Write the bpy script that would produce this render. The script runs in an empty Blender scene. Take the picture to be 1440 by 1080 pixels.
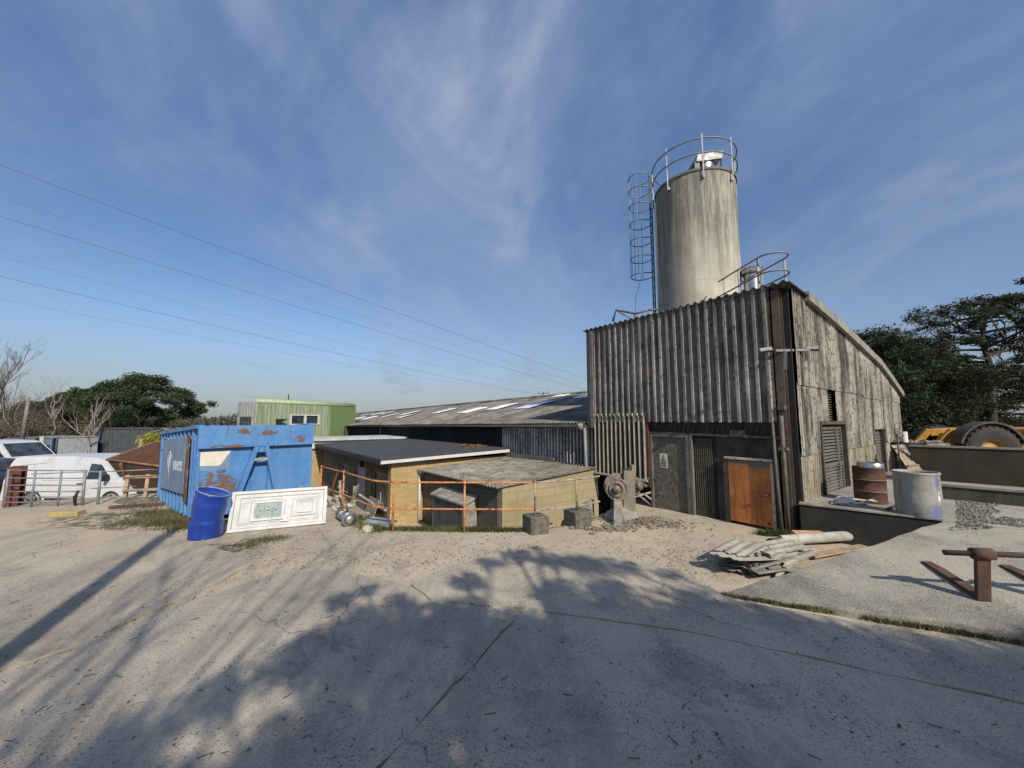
import bpy, math, random
from math import sin, cos, tan, pi, radians, atan2, sqrt, exp, floor
from mathutils import Vector, Matrix, noise as mnoise

random.seed(7)
SC = bpy.context.scene
COL = SC.collection

# ------------------------------------------------------------------ survey: a picture position to a point of the place
PITCH = radians(5.5); CP, SP = cos(PITCH), sin(PITCH); EYE = 2.2
def ray(u, v):
    up = 540 - v; k = 540*CP - up*SP
    return (u-720)/k, (540*SP + up*CP)/k
def gp(u, v, z=0.0):
    a, b = ray(u, v); d = (z-EYE)/b
    return Vector((a*d, d, z))
def dp(u, v, d):
    a, b = ray(u, v)
    return Vector((a*d, d, EYE+b*d))

# ------------------------------------------------------------------ mesh helpers
class M:
    def __init__(s): s.v = []; s.f = []; s.sm = []
    def add(s, vs, fs, smooth=False):
        o = len(s.v); s.v += [tuple(p) for p in vs]
        for f in fs: s.f.append(tuple(i+o for i in f)); s.sm.append(smooth)
        return s
    def box(s, x0, x1, y0, y1, z0, z1):
        if x0 > x1: x0, x1 = x1, x0
        if y0 > y1: y0, y1 = y1, y0
        if z0 > z1: z0, z1 = z1, z0
        return s.add([(x0,y0,z0),(x1,y0,z0),(x1,y1,z0),(x0,y1,z0),(x0,y0,z1),(x1,y0,z1),(x1,y1,z1),(x0,y1,z1)],
              [(0,3,2,1),(4,5,6,7),(0,1,5,4),(1,2,6,5),(2,3,7,6),(3,0,4,7)])
    def beam(s, a, b, w, h, up=(0,0,1)):
        a = Vector(a); b = Vector(b); d = (b-a).normalized(); u = Vector(up)
        if abs(d.dot(u)) > .98: u = Vector((0,1,0))
        x = d.cross(u).normalized(); y = x.cross(d).normalized()
        vs = [p + x*(i*w/2) + y*(j*h/2) for p in (a,b) for i,j in ((-1,-1),(1,-1),(1,1),(-1,1))]
        return s.add(vs, [(3,2,1,0),(4,5,6,7),(0,1,5,4),(1,2,6,5),(2,3,7,6),(3,0,4,7)])
    def tube(s, pts, r, n=8, caps=True, smooth=True):
        pts = [Vector(p) for p in pts]; rr = r if isinstance(r, (list,tuple)) else [r]*len(pts)
        vs = []; fs = []; px = None
        for i, p in enumerate(pts):
            d = (pts[min(i+1,len(pts)-1)] - pts[max(i-1,0)]).normalized()
            if px is None:
                u = Vector((0,0,1)) if abs(d.z) < .95 else Vector((1,0,0))
                px = d.cross(u).normalized()
            else:
                px = (px - d*px.dot(d)).normalized()
            py = d.cross(px)
            for k in range(n):
                a = 2*pi*k/n; vs.append(p + (px*cos(a)+py*sin(a))*rr[i])
        for i in range(len(pts)-1):
            for k in range(n):
                fs.append((i*n+k, i*n+(k+1)%n, (i+1)*n+(k+1)%n, (i+1)*n+k))
        s.add(vs, fs, smooth)
        if caps:
            o = len(s.v)-len(vs)
            s.f.append(tuple(o+k for k in reversed(range(n)))); s.sm.append(False)
            s.f.append(tuple(o+(len(pts)-1)*n+k for k in range(n))); s.sm.append(False)
        return s
    def lathe(s, prof, c=(0,0,0), n=32, axis='z', smooth=True):
        vs = []; fs = []
        for r, h in prof:
            for k in range(n):
                a = 2*pi*k/n; x, y = r*cos(a), r*sin(a)
                p = (x,y,h) if axis == 'z' else ((h,x,y) if axis == 'x' else (y,h,x))
                vs.append((p[0]+c[0], p[1]+c[1], p[2]+c[2]))
        for i in range(len(prof)-1):
            for k in range(n): fs.append((i*n+k, i*n+(k+1)%n, (i+1)*n+(k+1)%n, (i+1)*n+k))
        return s.add(vs, fs, smooth)
    def prism(s, poly, vec, smooth=False):
        """closed polygon (3D points) pushed along vec"""
        vec = Vector(vec); n = len(poly)
        vs = [Vector(p) for p in poly] + [Vector(p)+vec for p in poly]
        fs = [tuple(range(n)), tuple(reversed(range(n, 2*n)))] + [(i, i+n, (i+1)%n+n, (i+1)%n) for i in range(n)]
        return s.add(vs, fs, smooth)
    def grid(s, fn, nu, nv, smooth=False):
        vs = [fn(i/nu, j/nv) for j in range(nv+1) for i in range(nu+1)]
        w = nu+1
        return s.add(vs, [(j*w+i, j*w+i+1, (j+1)*w+i+1, (j+1)*w+i) for j in range(nv) for i in range(nu)], smooth)
    def blob(s, c, r, n=8, m=5, jit=.15, sq=(1,1,1), rng=random):
        vs = []; fs = []
        for j in range(m+1):
            t = pi*j/m
            for k in range(n):
                a = 2*pi*k/n; q = r*(1+rng.uniform(-jit, jit)) if 0 < j < m else r
                vs.append((c[0]+sq[0]*q*sin(t)*cos(a), c[1]+sq[1]*q*sin(t)*sin(a), c[2]+sq[2]*q*cos(t)))
        for j in range(m):
            for k in range(n): fs.append((j*n+k, (j+1)*n+k, (j+1)*n+(k+1)%n, j*n+(k+1)%n))
        return s.add(vs, fs, False)

def obj(name, m, material, parent=None, bevel=0, fix=True, loc=None, rotz=None):
    me = bpy.data.meshes.new(name)
    me.from_pydata(m.v, [], m.f)
    me.polygons.foreach_set('use_smooth', m.sm)
    me.update()
    if fix and len(m.f) < 60000:
        import bmesh
        b = bmesh.new(); b.from_mesh(me); bmesh.ops.recalc_face_normals(b, faces=b.faces); b.to_mesh(me); b.free()
    o = bpy.data.objects.new(name, me); COL.objects.link(o)
    if material: me.materials.append(material)
    if parent: o.parent = parent
    if loc is not None: o.location = loc
    if rotz is not None: o.rotation_euler = (0,0,rotz)
    if bevel:
        md = o.modifiers.new('edge', 'BEVEL'); md.width = bevel; md.segments = 2; md.limit_method = 'ANGLE'; md.angle_limit = radians(40)
    return o

def tag(o, label=None, cat=None, group=None, kind=None):
    if label: o['label'] = label
    if cat: o['category'] = cat
    if group: o['group'] = group
    if kind: o['kind'] = kind
    return o
def thing(name, label, cat, loc=(0,0,0), rotz=0, group=None):
    o = bpy.data.objects.new(name, None); COL.objects.link(o); o.empty_display_size = .2
    o.location = loc; o.rotation_euler = (0,0,rotz)
    return tag(o, label, cat, group)
def dup(root, loc, rotz, label=None, scale=None):
    def cp(o, par):
        c = o.copy(); COL.objects.link(c)
        if par: c.parent = par
        for k in [q for q in COL.objects if q.parent == o]: cp(k, c)
        return c
    r = cp(root, None); r.location = loc; r.rotation_euler = (0,0,rotz)
    if label: r['label'] = label
    if scale: r.scale = scale
    return r

# ------------------------------------------------------------------ materials
class N:
    def __init__(s, name):
        s.m = bpy.data.materials.new(name); s.m.use_nodes = True
        s.t = s.m.node_tree; s.b = s.t.nodes['Principled BSDF']; s.out = s.t.nodes['Material Output']
        s.tc = s.t.nodes.new('ShaderNodeTexCoord'); s.co = s.tc.outputs['Object']
    def n(s, ty, **kw):
        x = s.t.nodes.new('ShaderNode'+ty)
        for k, v in kw.items(): setattr(x, k, v)
        return x
    def L(s, a, b): s.t.links.new(a, b)
    def put(s, sock, v):
        if hasattr(v, 'links') or isinstance(v, bpy.types.NodeSocket): s.L(v, sock)
        else: sock.default_value = v
    def math(s, op, a, b=0.0, c=None, clamp=False):
        x = s.n('Math', operation=op, use_clamp=clamp); s.put(x.inputs[0], a); s.put(x.inputs[1], b)
        if c is not None: s.put(x.inputs[2], c)
        return x.outputs[0]
    def map(s, scale=(1,1,1), vec=None, loc=(0,0,0), rot=(0,0,0)):
        x = s.n('Mapping'); s.L(vec or s.co, x.inputs[0]); x.inputs['Scale'].default_value = scale
        x.inputs['Location'].default_value = loc; x.inputs['Rotation'].default_value = rot
        return x.outputs[0]
    def noise(s, scale=5, detail=4, rough=.6, vec=None, dist=0):
        x = s.n('TexNoise'); s.L(vec or s.co, x.inputs['Vector']); x.inputs['Scale'].default_value = scale
        x.inputs['Detail'].default_value = detail; x.inputs['Roughness'].default_value = rough; x.inputs['Distortion'].default_value = dist
        return x.outputs['Fac']
    def vor(s, scale=5, vec=None, feature='F1', rnd=1):
        x = s.n('TexVoronoi', feature=feature); s.L(vec or s.co, x.inputs['Vector']); x.inputs['Scale'].default_value = scale
        x.inputs['Randomness'].default_value = rnd
        return x
    def ramp(s, f, lo, hi, a=0.0, b=1.0):
        x = s.n('MapRange', interpolation_type='SMOOTHSTEP'); s.put(x.inputs[0], f)
        x.inputs[1].default_value = lo; x.inputs[2].default_value = hi; x.inputs[3].default_value = a; x.inputs[4].default_value = b
        return x.outputs[0]
    def mix(s, f, a, b, mode='MIX'):
        x = s.n('Mix', data_type='RGBA', blend_type=mode); s.put(x.inputs[0], f)
        for i, c in ((6,a),(7,b)):
            if isinstance(c, (tuple,list)): x.inputs[i].default_value = (c[0],c[1],c[2],1)
            else: s.L(c, x.inputs[i])
        return x.outputs[2]
    def sep(s, vec=None):
        x = s.n('SeparateXYZ'); s.L(vec or s.co, x.inputs[0]); return x.outputs
    def comb(s, x=0.0, y=0.0, z=0.0):
        c = s.n('CombineXYZ'); s.put(c.inputs[0], x); s.put(c.inputs[1], y); s.put(c.inputs[2], z); return c.outputs[0]
    def bump(s, h, strength=.5, dist=.01, prev=None):
        x = s.n('Bump'); s.L(h, x.inputs['Height']); x.inputs['Strength'].default_value = strength; x.inputs['Distance'].default_value = dist
        if prev: s.L(prev, x.inputs['Normal'])
        return x.outputs[0]
    def done(s, col, rough=.8, metal=0.0, normal=None, spec=None):
        if isinstance(col, (tuple,list)): s.b.inputs['Base Color'].default_value = (col[0],col[1],col[2],1)
        else: s.L(col, s.b.inputs['Base Color'])
        s.put(s.b.inputs['Roughness'], rough); s.put(s.b.inputs['Metallic'], metal)
        if spec is not None: s.b.inputs['Specular IOR Level'].default_value = spec
        if normal: s.L(normal, s.b.inputs['Normal'])
        return s.m
    def ell(s, a, b, ca, cb, ra, rb):
        """soft elliptical mask in two coordinates"""
        da = s.math('DIVIDE', s.math('SUBTRACT', a, ca), ra); db = s.math('DIVIDE', s.math('SUBTRACT', b, cb), rb)
        q = s.math('ADD', s.math('MULTIPLY', da, da), s.math('MULTIPLY', db, db))
        return s.math('SUBTRACT', 1.0, q, clamp=True)

_mc = {}
def simple(name, c1, c2=None, scale=3, rough=.7, metal=0.0, bump=.3, fine=60, streak=0, dirt=None, dirt_amt=.5, rust=0, spec=None):
    """weathered surface: two base tones, vertical streaks, dirt, rust"""
    if name in _mc: return _mc[name]
    k = N(name); c2 = c2 or tuple(c*.75 for c in c1)
    col = k.mix(k.ramp(k.noise(scale, 6, .65), .35, .65), c1, c2)
    if streak:
        f = k.ramp(k.noise(1, 5, .65, vec=k.map((streak, streak, .5))), .45, .68)
        col = k.mix(k.math('MULTIPLY', f, dirt_amt), col, dirt or tuple(c*.4 for c in c1))
    elif dirt:
        f = k.ramp(k.noise(scale*1.7, 8, .7), .48, .66)
        col = k.mix(k.math('MULTIPLY', f, dirt_amt), col, dirt)
    r = rough
    if rust:
        f = k.ramp(k.noise(scale*1.3+1, 10, .72, dist=.4), .62-rust*.3, .66-rust*.25)
        rc = k.mix(k.noise(25, 4, .7), (.17,.075,.035), (.085,.042,.025))
        col = k.mix(f, col, rc); r = k.math('ADD', k.math('MULTIPLY', f, .35), rough, clamp=True)
    fn = k.noise(fine, 5, .7)
    col = k.mix(.25, col, k.mix(k.ramp(fn, .3, .7), (.6,.6,.6), (1.1,1.1,1.1)), 'MULTIPLY')
    _mc[name] = k.done(col, r, metal, k.bump(fn, bump, .004), spec)
    return _mc[name]

def corr_mat(name, hi, lo, pitch, axis='x', moss=(.09,.09,.06), moss_amt=.6, phase=0.0, streak=6, valley=.75, sheet=1.02, vary=.5, knots=0):
    """profiled sheet: dirt settled in the valleys (same wave as the mesh), lichen and runs"""
    k = N(name); x, y, z = k.sep()
    a = x if axis == 'x' else y
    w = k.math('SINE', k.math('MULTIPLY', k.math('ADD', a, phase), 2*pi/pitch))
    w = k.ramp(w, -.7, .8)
    n1 = k.noise(.9, 6, .65)
    base = k.mix(k.ramp(n1, .35, .65), hi, lo)
    st = k.noise(1, 6, .7, vec=k.map((streak, streak, .45)))
    base = k.mix(k.math('MULTIPLY', k.ramp(st, .42, .64), moss_amt), base, moss)
    base = k.mix(k.math('MULTIPLY', k.ramp(k.noise(9, 9, .75), .5, .62), moss_amt*.8), base, tuple(c*.8 for c in moss))
    if knots:
        v = k.vor(1, vec=k.map((1/pitch*.9, 1/pitch*.9, 2.4)))
        base = k.mix(k.math('MULTIPLY', k.ramp(v.outputs['Distance'], .16, .06), knots), base, (.035,.033,.03))
    pv = k.n('TexWhiteNoise', noise_dimensions='2D'); k.L(k.comb(k.math('FLOOR', k.math('DIVIDE', a, sheet)), k.math('FLOOR', k.math('DIVIDE', k.math('ADD', z, 10.05), 1.5)), 0.0), pv.inputs[0])
    base = k.mix(k.math('MULTIPLY', k.math('SUBTRACT', 1.0, pv.outputs['Value']), vary), base, (.40,.38,.35), 'MULTIPLY')
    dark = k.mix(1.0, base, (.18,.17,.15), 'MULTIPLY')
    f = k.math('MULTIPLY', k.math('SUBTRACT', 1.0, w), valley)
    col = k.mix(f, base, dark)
    fn = k.noise(70, 4, .7)
    return k.done(col, .9, 0.0, k.bump(fn, .35, .004), .2)

def glass_mat():
    k = N('window_glass'); return k.done(k.mix(k.ramp(k.noise(2,3),.4,.6),(.02,.025,.03),(.05,.06,.07)), .08, 0, None, .6)

GLASS = glass_mat()
STEEL = simple('galvanised_steel', (.25,.265,.27), (.17,.18,.185), 6, .62, .35, .1, 40)
STEEL_DARK = simple('dull_galvanised_steel', (.30,.31,.31), (.17,.18,.18), 5, .6, .4, .1, 40, rust=.15)
RUST = simple('rusty_steel', (.12,.066,.042), (.07,.04,.028), 5, .85, .1, .5, 50)
RUSTRED = simple('red_oxide_steel', (.15,.035,.022), (.075,.024,.018), 4, .7, .1, .4, 40, rust=.25)
ORANGE = simple('orange_paint', (.60,.235,.07), (.42,.16,.055), 7, .55, 0, .25, 50, rust=.3)
BLACK = simple('shade_black', (.012,.012,.012), (.02,.019,.017), 3, .9)  # near-black stands in for shade inside openings, gaps and interiors
CONC = simple('weathered_concrete', (.33,.31,.27), (.22,.205,.18), 2.2, .92, 0, .7, 45, dirt=(.09,.085,.07), dirt_amt=.6)
CONC_DARK = simple('dirty_concrete', (.085,.08,.068), (.045,.043,.038), 1.6, .95, 0, .8, 30, streak=5, dirt=(.02,.02,.018), dirt_amt=.7)
DGREY = simple('dark_grey_steel', (.075,.085,.095), (.05,.058,.065), 3, .6, 0, .1)
LGREY = simple('pale_grey_steel', (.34,.36,.37), (.25,.27,.28), 3, .6, 0, .1, streak=5)
WHITE = simple('white_plastic', (.60,.60,.585), (.52,.525,.52), 4, .8, 0, .03, 30, dirt=(.45,.43,.38), dirt_amt=.4, spec=.15)
WPAINT = simple('white_vehicle_paint', (.56,.57,.585), (.50,.515,.535), 1.2, .35, 0, 0, 30, dirt=(.30,.28,.25), dirt_amt=.35, spec=.35)
TYRE = simple('tyre_rubber', (.025,.025,.025), (.04,.038,.035), 9, .9)
WOOD = simple('pale_timber', (.42,.30,.18), (.28,.20,.13), 8, .85, 0, .3, 40)
WOOD_GREY = simple('grey_timber', (.27,.24,.20), (.16,.145,.125), 7, .9, 0, .4, 50)
FELT = simple('roof_felt', (.055,.056,.058), (.04,.041,.043), 1.5, .9, 0, .6, 90)
STAIN = simple('stainless_steel', (.55,.55,.54), (.42,.42,.41), 4, .3, .9, .1, 30)
DPLAST = simple('black_plastic', (.02,.02,.021), None, 3, .5)
BARK = simple('pine_bark', (.085,.06,.045), (.045,.034,.028), 6, .95, 0, .8, 20)
TWIG = simple('bare_twig', (.15,.12,.095), (.09,.072,.058), 6, .95)
PALETWIG = simple('pale_twig', (.34,.30,.25), (.22,.19,.16), 6, .95)

def leaf_mat(name, a, b, tr=.25):
    k = N(name)
    i = k.n('ObjectInfo'); g = k.n('NewGeometry')
    n1 = k.noise(.6, 3, .6); n2 = k.noise(9, 2, .6)
    col = k.mix(k.ramp(n2, .3, .7), a, b)
    col = k.mix(k.math('MULTIPLY', k.ramp(n1, .42, .62), .6), col, tuple(c*.45 for c in a))
    col = k.mix(k.math('MULTIPLY', k.ramp(k.noise(2.1, 4, .7), .50, .66), .6), col, tuple(min(1, c*1.9) for c in b))
    k.done(col, .75, 0, None, .25)
    t = k.n('BsdfTranslucent'); k.L(col, t.inputs[0]); mx = k.n('MixShader'); mx.inputs[0].default_value = tr
    k.L(k.b.outputs[0], mx.inputs[1]); k.L(t.outputs[0], mx.inputs[2]); k.L(mx.outputs[0], k.out.inputs[0])
    return k.m
PINE = leaf_mat('pine_needles', (.034,.056,.024), (.06,.085,.035))
PINE_DK = leaf_mat('dark_pine_needles', (.024,.036,.017), (.045,.06,.027))
SCRUB = leaf_mat('winter_scrub', (.13,.115,.075), (.20,.17,.11))
SCRUBG = leaf_mat('green_scrub', (.075,.085,.035), (.12,.115,.055))
GORSE = leaf_mat('yellow_flowering_shrub', (.45,.42,.05), (.20,.24,.05))
GRASS = leaf_mat('short_grass', (.07,.10,.03), (.14,.15,.055))
WEED = leaf_mat('dry_weeds', (.17,.14,.08), (.11,.12,.05))

# ------------------------------------------------------------------ camera, light, sky
cam = bpy.data.cameras.new('camera'); co = bpy.data.objects.new('camera', cam); COL.objects.link(co); SC.camera = co
cam.sensor_fit = 'HORIZONTAL'; cam.sensor_width = 36; cam.lens = 36*540/1440
cam.clip_start = .05; cam.clip_end = 3000
co.location = (0, 0, EYE); co.rotation_euler = (radians(90)+PITCH, 0, 0)

SUN_EL, SUN_AZ = radians(37), radians(153.4)
sd = Vector((sin(SUN_AZ)*cos(SUN_EL), cos(SUN_AZ)*cos(SUN_EL), sin(SUN_EL)))
sl = bpy.data.lights.new('sun', 'SUN'); sl.energy = 5.0; sl.angle = radians(.53); sl.color = (1, .915, .78)
so = bpy.data.objects.new('sun', sl); COL.objects.link(so); so.rotation_euler = sd.to_track_quat('Z', 'Y').to_euler()
SC.view_settings.view_transform = 'Standard'; SC.view_settings.look = 'None'; SC.view_settings.exposure = 0; SC.view_settings.gamma = 1
SC.render.engine = 'CYCLES'

w = bpy.data.worlds.new('World'); SC.world = w; w.use_nodes = True
t = w.node_tree; t.nodes.clear()
def wn(ty, **kw):
    x = t.nodes.new('ShaderNode'+ty)
    for k_, v_ in kw.items(): setattr(x, k_, v_)
    return x
sky = wn('TexSky'); sky.sky_type = 'NISHITA'; sky.sun_disc = False; sky.sun_elevation = SUN_EL; sky.sun_rotation = SUN_AZ
sky.altitude = 50; sky.air_density = 1.0; sky.dust_density = .6; sky.ozone_density = 1.4
tc = wn('TexCoord'); sp = wn('SeparateXYZ'); t.links.new(tc.outputs['Generated'], sp.inputs[0])
def wm(op, a, b=0.0, clamp=False):
    x = wn('Math', operation=op, use_clamp=clamp)
    for i, q in ((0,a),(1,b)):
        if isinstance(q, (int,float)): x.inputs[i].default_value = q
        else: t.links.new(q, x.inputs[i])
    return x.outputs[0]
zc = wm('ADD', wm('MAXIMUM', sp.outputs[2], 0.0), .16)
cb = wn('CombineXYZ'); t.links.new(wm('DIVIDE', sp.outputs[0], zc), cb.inputs[0]); t.links.new(wm('DIVIDE', sp.outputs[1], zc), cb.inputs[1])
def wnoise(scale, detail, rough, dist, sc=(1,1,1), rot=0, loc=(0,0,0)):
    mp = wn('Mapping'); t.links.new(cb.outputs[0], mp.inputs[0]); mp.inputs['Scale'].default_value = sc; mp.inputs['Rotation'].default_value = (0,0,rot)
    mp.inputs['Location'].default_value = loc
    x = wn('TexNoise'); t.links.new(mp.outputs[0], x.inputs['Vector']); x.inputs['Scale'].default_value = scale; x.inputs['Detail'].default_value = detail
    x.inputs['Roughness'].default_value = rough; x.inputs['Distortion'].default_value = dist
    return x.outputs['Fac']
def wramp(f, lo, hi, a=0.0, b=1.0):
    x = wn('MapRange', interpolation_type='SMOOTHSTEP'); t.links.new(f, x.inputs[0])
    for i, q in enumerate((lo, hi, a, b)): x.inputs[i+1].default_value = q
    return x.outputs[0]
c1 = wramp(wnoise(.8, 8, .6, .7, (1,.7,1), 1.1), .34, .72)          # broad thin veil
c2 = wramp(wnoise(1.9, 10, .60, 1.3, (1,.55,1), .8, (3,1,0)), .41, .76)     # wisps
fill_veil = wramp(sp.outputs[1], .15, -.6, 0.0, .12)      # unseen cirrus added behind the camera for neutral fill light
cl = wm('ADD', wm('ADD', wm('MULTIPLY', c1, .38), wm('MULTIPLY', wm('MULTIPLY', c2, wramp(c1, .1, .8, .4, 1.0)), .34)), fill_veil, True)
cl = wm('MAXIMUM', cl, wramp(sp.outputs[2], .22, .0, 0.0, .62))
mxs = wn('Mix', data_type='RGBA'); t.links.new(cl, mxs.inputs[0]); t.links.new(sky.outputs[0], mxs.inputs[6]); mxs.inputs[7].default_value = (3.6, 4.0, 4.7, 1)
hs = wn('HueSaturation'); hs.inputs['Saturation'].default_value = 1.12; hs.inputs['Value'].default_value = 1.0; t.links.new(mxs.outputs[2], hs.inputs['Color'])
tint = wn('Mix', data_type='RGBA', blend_type='MULTIPLY'); tint.inputs[0].default_value = 1; t.links.new(hs.outputs[0], tint.inputs[6]); tint.inputs[7].default_value = (.95, .955, 1.03, 1)
bg = wn('Background'); grd = wn('VectorMath', operation='SCALE'); t.links.new(tint.outputs[2], grd.inputs[0]); t.links.new(wm('MULTIPLY', wramp(sp.outputs[2], .25, .85, 1.0, 1.40), wramp(sp.outputs[2], .0, .25, .72, 1.0)), grd.inputs['Scale']); t.links.new(grd.outputs[0], bg.inputs[0]); bg.inputs[1].default_value = .114
ow = wn('OutputWorld'); t.links.new(bg.outputs[0], ow.inputs[0])

# ------------------------------------------------------------------ terrain
EDGE = [(-400,11),(-13,11.0),(-9.6,12.6),(-6.6,12.8),(-5.3,11.2),(-4.15,9.75),(-2.5,8.12),(.5,8.1),(1.5,8.6),(2.3,9.6),(2.95,10.6),(3.3,16),(4,400),(400,400)]
def ss(a, b, x):
    q = max(0, min(1, (x-a)/(b-a))); return q*q*(3-2*q)
def edge_y(x):
    for (x0,y0),(x1,y1) in zip(EDGE, EDGE[1:]):
        if x0 <= x <= x1: return y0+(y1-y0)*(x-x0)/(x1-x0)
    return 400
def H(x, y):
    wd = .4 if x > -6 else (.4+1.8*ss(6, 9.5, -x))
    z = -1.15*ss(0, wd, y-edge_y(x))
    far = sqrt(x*x+y*y)
    z -= .35*ss(14, 40, far) if x < 3 else 0
    z += 7*ss(120, 320, far)*(.6+.4*mnoise.noise(Vector((x*.006, y*.006, 0))))
    if far < 60: z += .012*mnoise.noise(Vector((x*.5, y*.5, 3))) + (.012*mnoise.noise(Vector((x*2.1, y*2.1, 5))))
    return z

def axis_pts(a, b, fine, out):
    p = [a+(b-a)*i/round((b-a)/fine) for i in range(round((b-a)/fine)+1)]
    s = fine; hi = p[-1]; lo = p[0]; up = []; dn = []
    while hi < out: s *= 1.16; hi += s; up.append(hi)
    s = fine
    while lo > -out: s *= 1.16; lo -= s; dn.append(lo)
    return dn[::-1]+p+up
xs = axis_pts(-15, 9, .16, 900); ys = axis_pts(0, 14, .14, 900)
g = M(); g.add([(x, y, H(x, y)) for y in ys for x in xs],
   [(j*len(xs)+i, j*len(xs)+i+1, (j+1)*len(xs)+i+1, (j+1)*len(xs)+i) for j in range(len(ys)-1) for i in range(len(xs)-1)], True)

def ground_mat():
    k = N('compacted_aggregate'); P = k.co; x, y, z = k.sep()
    big = k.noise(.35, 5, .6); mid = k.noise(2.2, 7, .7); fine = k.noise(28, 6, .75)
    col = k.mix(k.ramp(big, .35, .65), (.47,.395,.285), (.38,.325,.245))
    col = k.mix(k.math('MULTIPLY', k.ramp(mid, .50, .68), .45), col, (.20,.175,.14))
    d = k.vor(34).outputs['Distance']; d2 = k.vor(90).outputs['Distance']
    col = k.mix(k.math('MULTIPLY', k.ramp(d, .28, .12), k.ramp(fine, .45, .6)), col, (.56,.50,.40))
    col = k.mix(k.math('MULTIPLY', k.ramp(d2, .30, .10), .6), col, (.13,.115,.095))
    # earth and weeds by the container, rough ground beyond the yard
    wm_ = k.math('MULTIPLY', k.ell(x, y, -8.2, 9.0, 2.6, 1.2), 1.8, clamp=True)
    wm_ = k.math('MAXIMUM', wm_, k.math('MULTIPLY', k.ell(x, y, -5.1, 6.85, .9, .35), 2.0, clamp=True))
    wm_ = k.math('MULTIPLY', wm_, k.ramp(k.noise(3.5, 8, .75), .42, .58))
    col = k.mix(wm_, col, (.085,.07,.045))
    far = k.ramp(k.math('ADD', y, k.math('MULTIPLY', big, 3.0)), 14.5, 19)
    col = k.mix(far, col, k.mix(k.ramp(k.noise(.12, 5, .6), .4, .6), (.16,.13,.085), (.085,.09,.045)))
    hgt = k.math('ADD', k.math('MULTIPLY', fine, .6), k.math('MULTIPLY', k.math('SUBTRACT', 1.0, d), .35))
    return k.done(col, .95, 0, k.bump(mid, .5, .05, k.bump(hgt, .8, .018)), .15)
tag(obj('ground', g, ground_mat(), fix=False), kind='structure')

def slab_mat(name, warm=1.0, a=(.46,.405,.32), b=(.34,.30,.24)):
    k = N(name); x, y, z = k.sep()
    big = k.noise(.45, 6, .6); mid = k.noise(1.7, 8, .72); fine = k.noise(45, 6, .75)
    col = k.mix(k.ramp(big, .36, .64), a, b)
    col = k.mix(k.math('MULTIPLY', k.ramp(mid, .5, .72), .6), col, (.40,.355,.285))
    col = k.mix(k.math('MULTIPLY', k.ramp(k.noise(.9, 8, .7, dist=.5), .52, .68), .5), col, (.12,.112,.10))
    sandm = k.math('MULTIPLY', k.ramp(k.math('ADD', y, k.math('MULTIPLY', k.noise(1.1, 8, .7), 2.6)), 6.6, 8.6), warm)
    col = k.mix(k.math('MULTIPLY', sandm, .8), col, (.44,.375,.275))
    stn = k.ramp(k.noise(.8, 7, .75, vec=k.map((1,1,1), loc=(4,2,0))), .54, .66)
    col = k.mix(k.math('MULTIPLY', stn, .35), col, (.16,.14,.115))
    # exposed aggregate: pale and dark stones in clusters
    v = k.vor(58, rnd=1); v2 = k.vor(26)
    cl_ = k.ramp(k.noise(1.4, 8, .75), .40, .60, .12, 1.0)
    vc = k.n('SeparateColor'); k.L(v.outputs['Color'], vc.inputs[0]); v2c = k.n('SeparateColor'); k.L(v2.outputs['Color'], v2c.inputs[0])
    dk = k.math('MULTIPLY', k.ramp(v.outputs['Distance'], .42, .22), k.ramp(vc.outputs[0], .40, .42))
    col = k.mix(k.math('MULTIPLY', k.math('MULTIPLY', dk, cl_), .8), col, (.09,.083,.072))
    dk2 = k.math('MULTIPLY', k.ramp(v2.outputs['Distance'], .34, .2), k.ramp(v2c.outputs[0], .82, .85))
    col = k.mix(k.math('MULTIPLY', dk2, cl_), col, (.045,.042,.038))
    lt = k.math('MULTIPLY', k.ramp(v.outputs['Distance'], .45, .2), k.ramp(vc.outputs[0], .30, .28))
    col = k.mix(k.math('MULTIPLY', lt, .6), col, (.52,.47,.38))
    tr_ = k.ramp(k.noise(1, 6, .65, vec=k.map((1.6,.28,1), rot=(0,0,.45))), .46, .62)
    col = k.mix(k.math('MULTIPLY', tr_, .28), col, (.15,.135,.115))
    # hair cracks
    cr = k.vor(.55, vec=k.n('VectorMath').outputs[0], feature='DISTANCE_TO_EDGE') if False else None
    nz = k.n('TexNoise'); k.L(k.co, nz.inputs['Vector']); nz.inputs['Scale'].default_value = 1.8; nz.inputs['Detail'].default_value = 5
    va = k.n('VectorMath', operation='MULTIPLY_ADD'); k.L(nz.outputs['Color'], va.inputs[0]); va.inputs[1].default_value = (.7,.7,0); k.L(k.co, va.inputs[2])
    ce = k.vor(.33, vec=va.outputs[0], feature='DISTANCE_TO_EDGE').outputs['Distance']
    crk = k.math('MULTIPLY', k.ramp(ce, .0035, .0008), k.ramp(k.noise(.5, 3), .44, .56))
    col = k.mix(k.math('MULTIPLY', crk, .35), col, (.05,.045,.038))
    h = k.math('SUBTRACT', k.math('ADD', fine, k.math('MULTIPLY', dk, -.5)), k.math('MULTIPLY', crk, 1.5))
    return k.done(col, .9, 0, k.bump(mid, .35, .03, k.bump(h, .75, .012)), .2)
SLABM = slab_mat('worn_concrete_slab')
SLABW = slab_mat('sandy_concrete_slab', a=(.47,.41,.32), b=(.35,.305,.24))
RAMPM = slab_mat('stained_concrete_ramp', 0.0, a=(.37,.345,.28), b=(.17,.16,.135))

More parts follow.
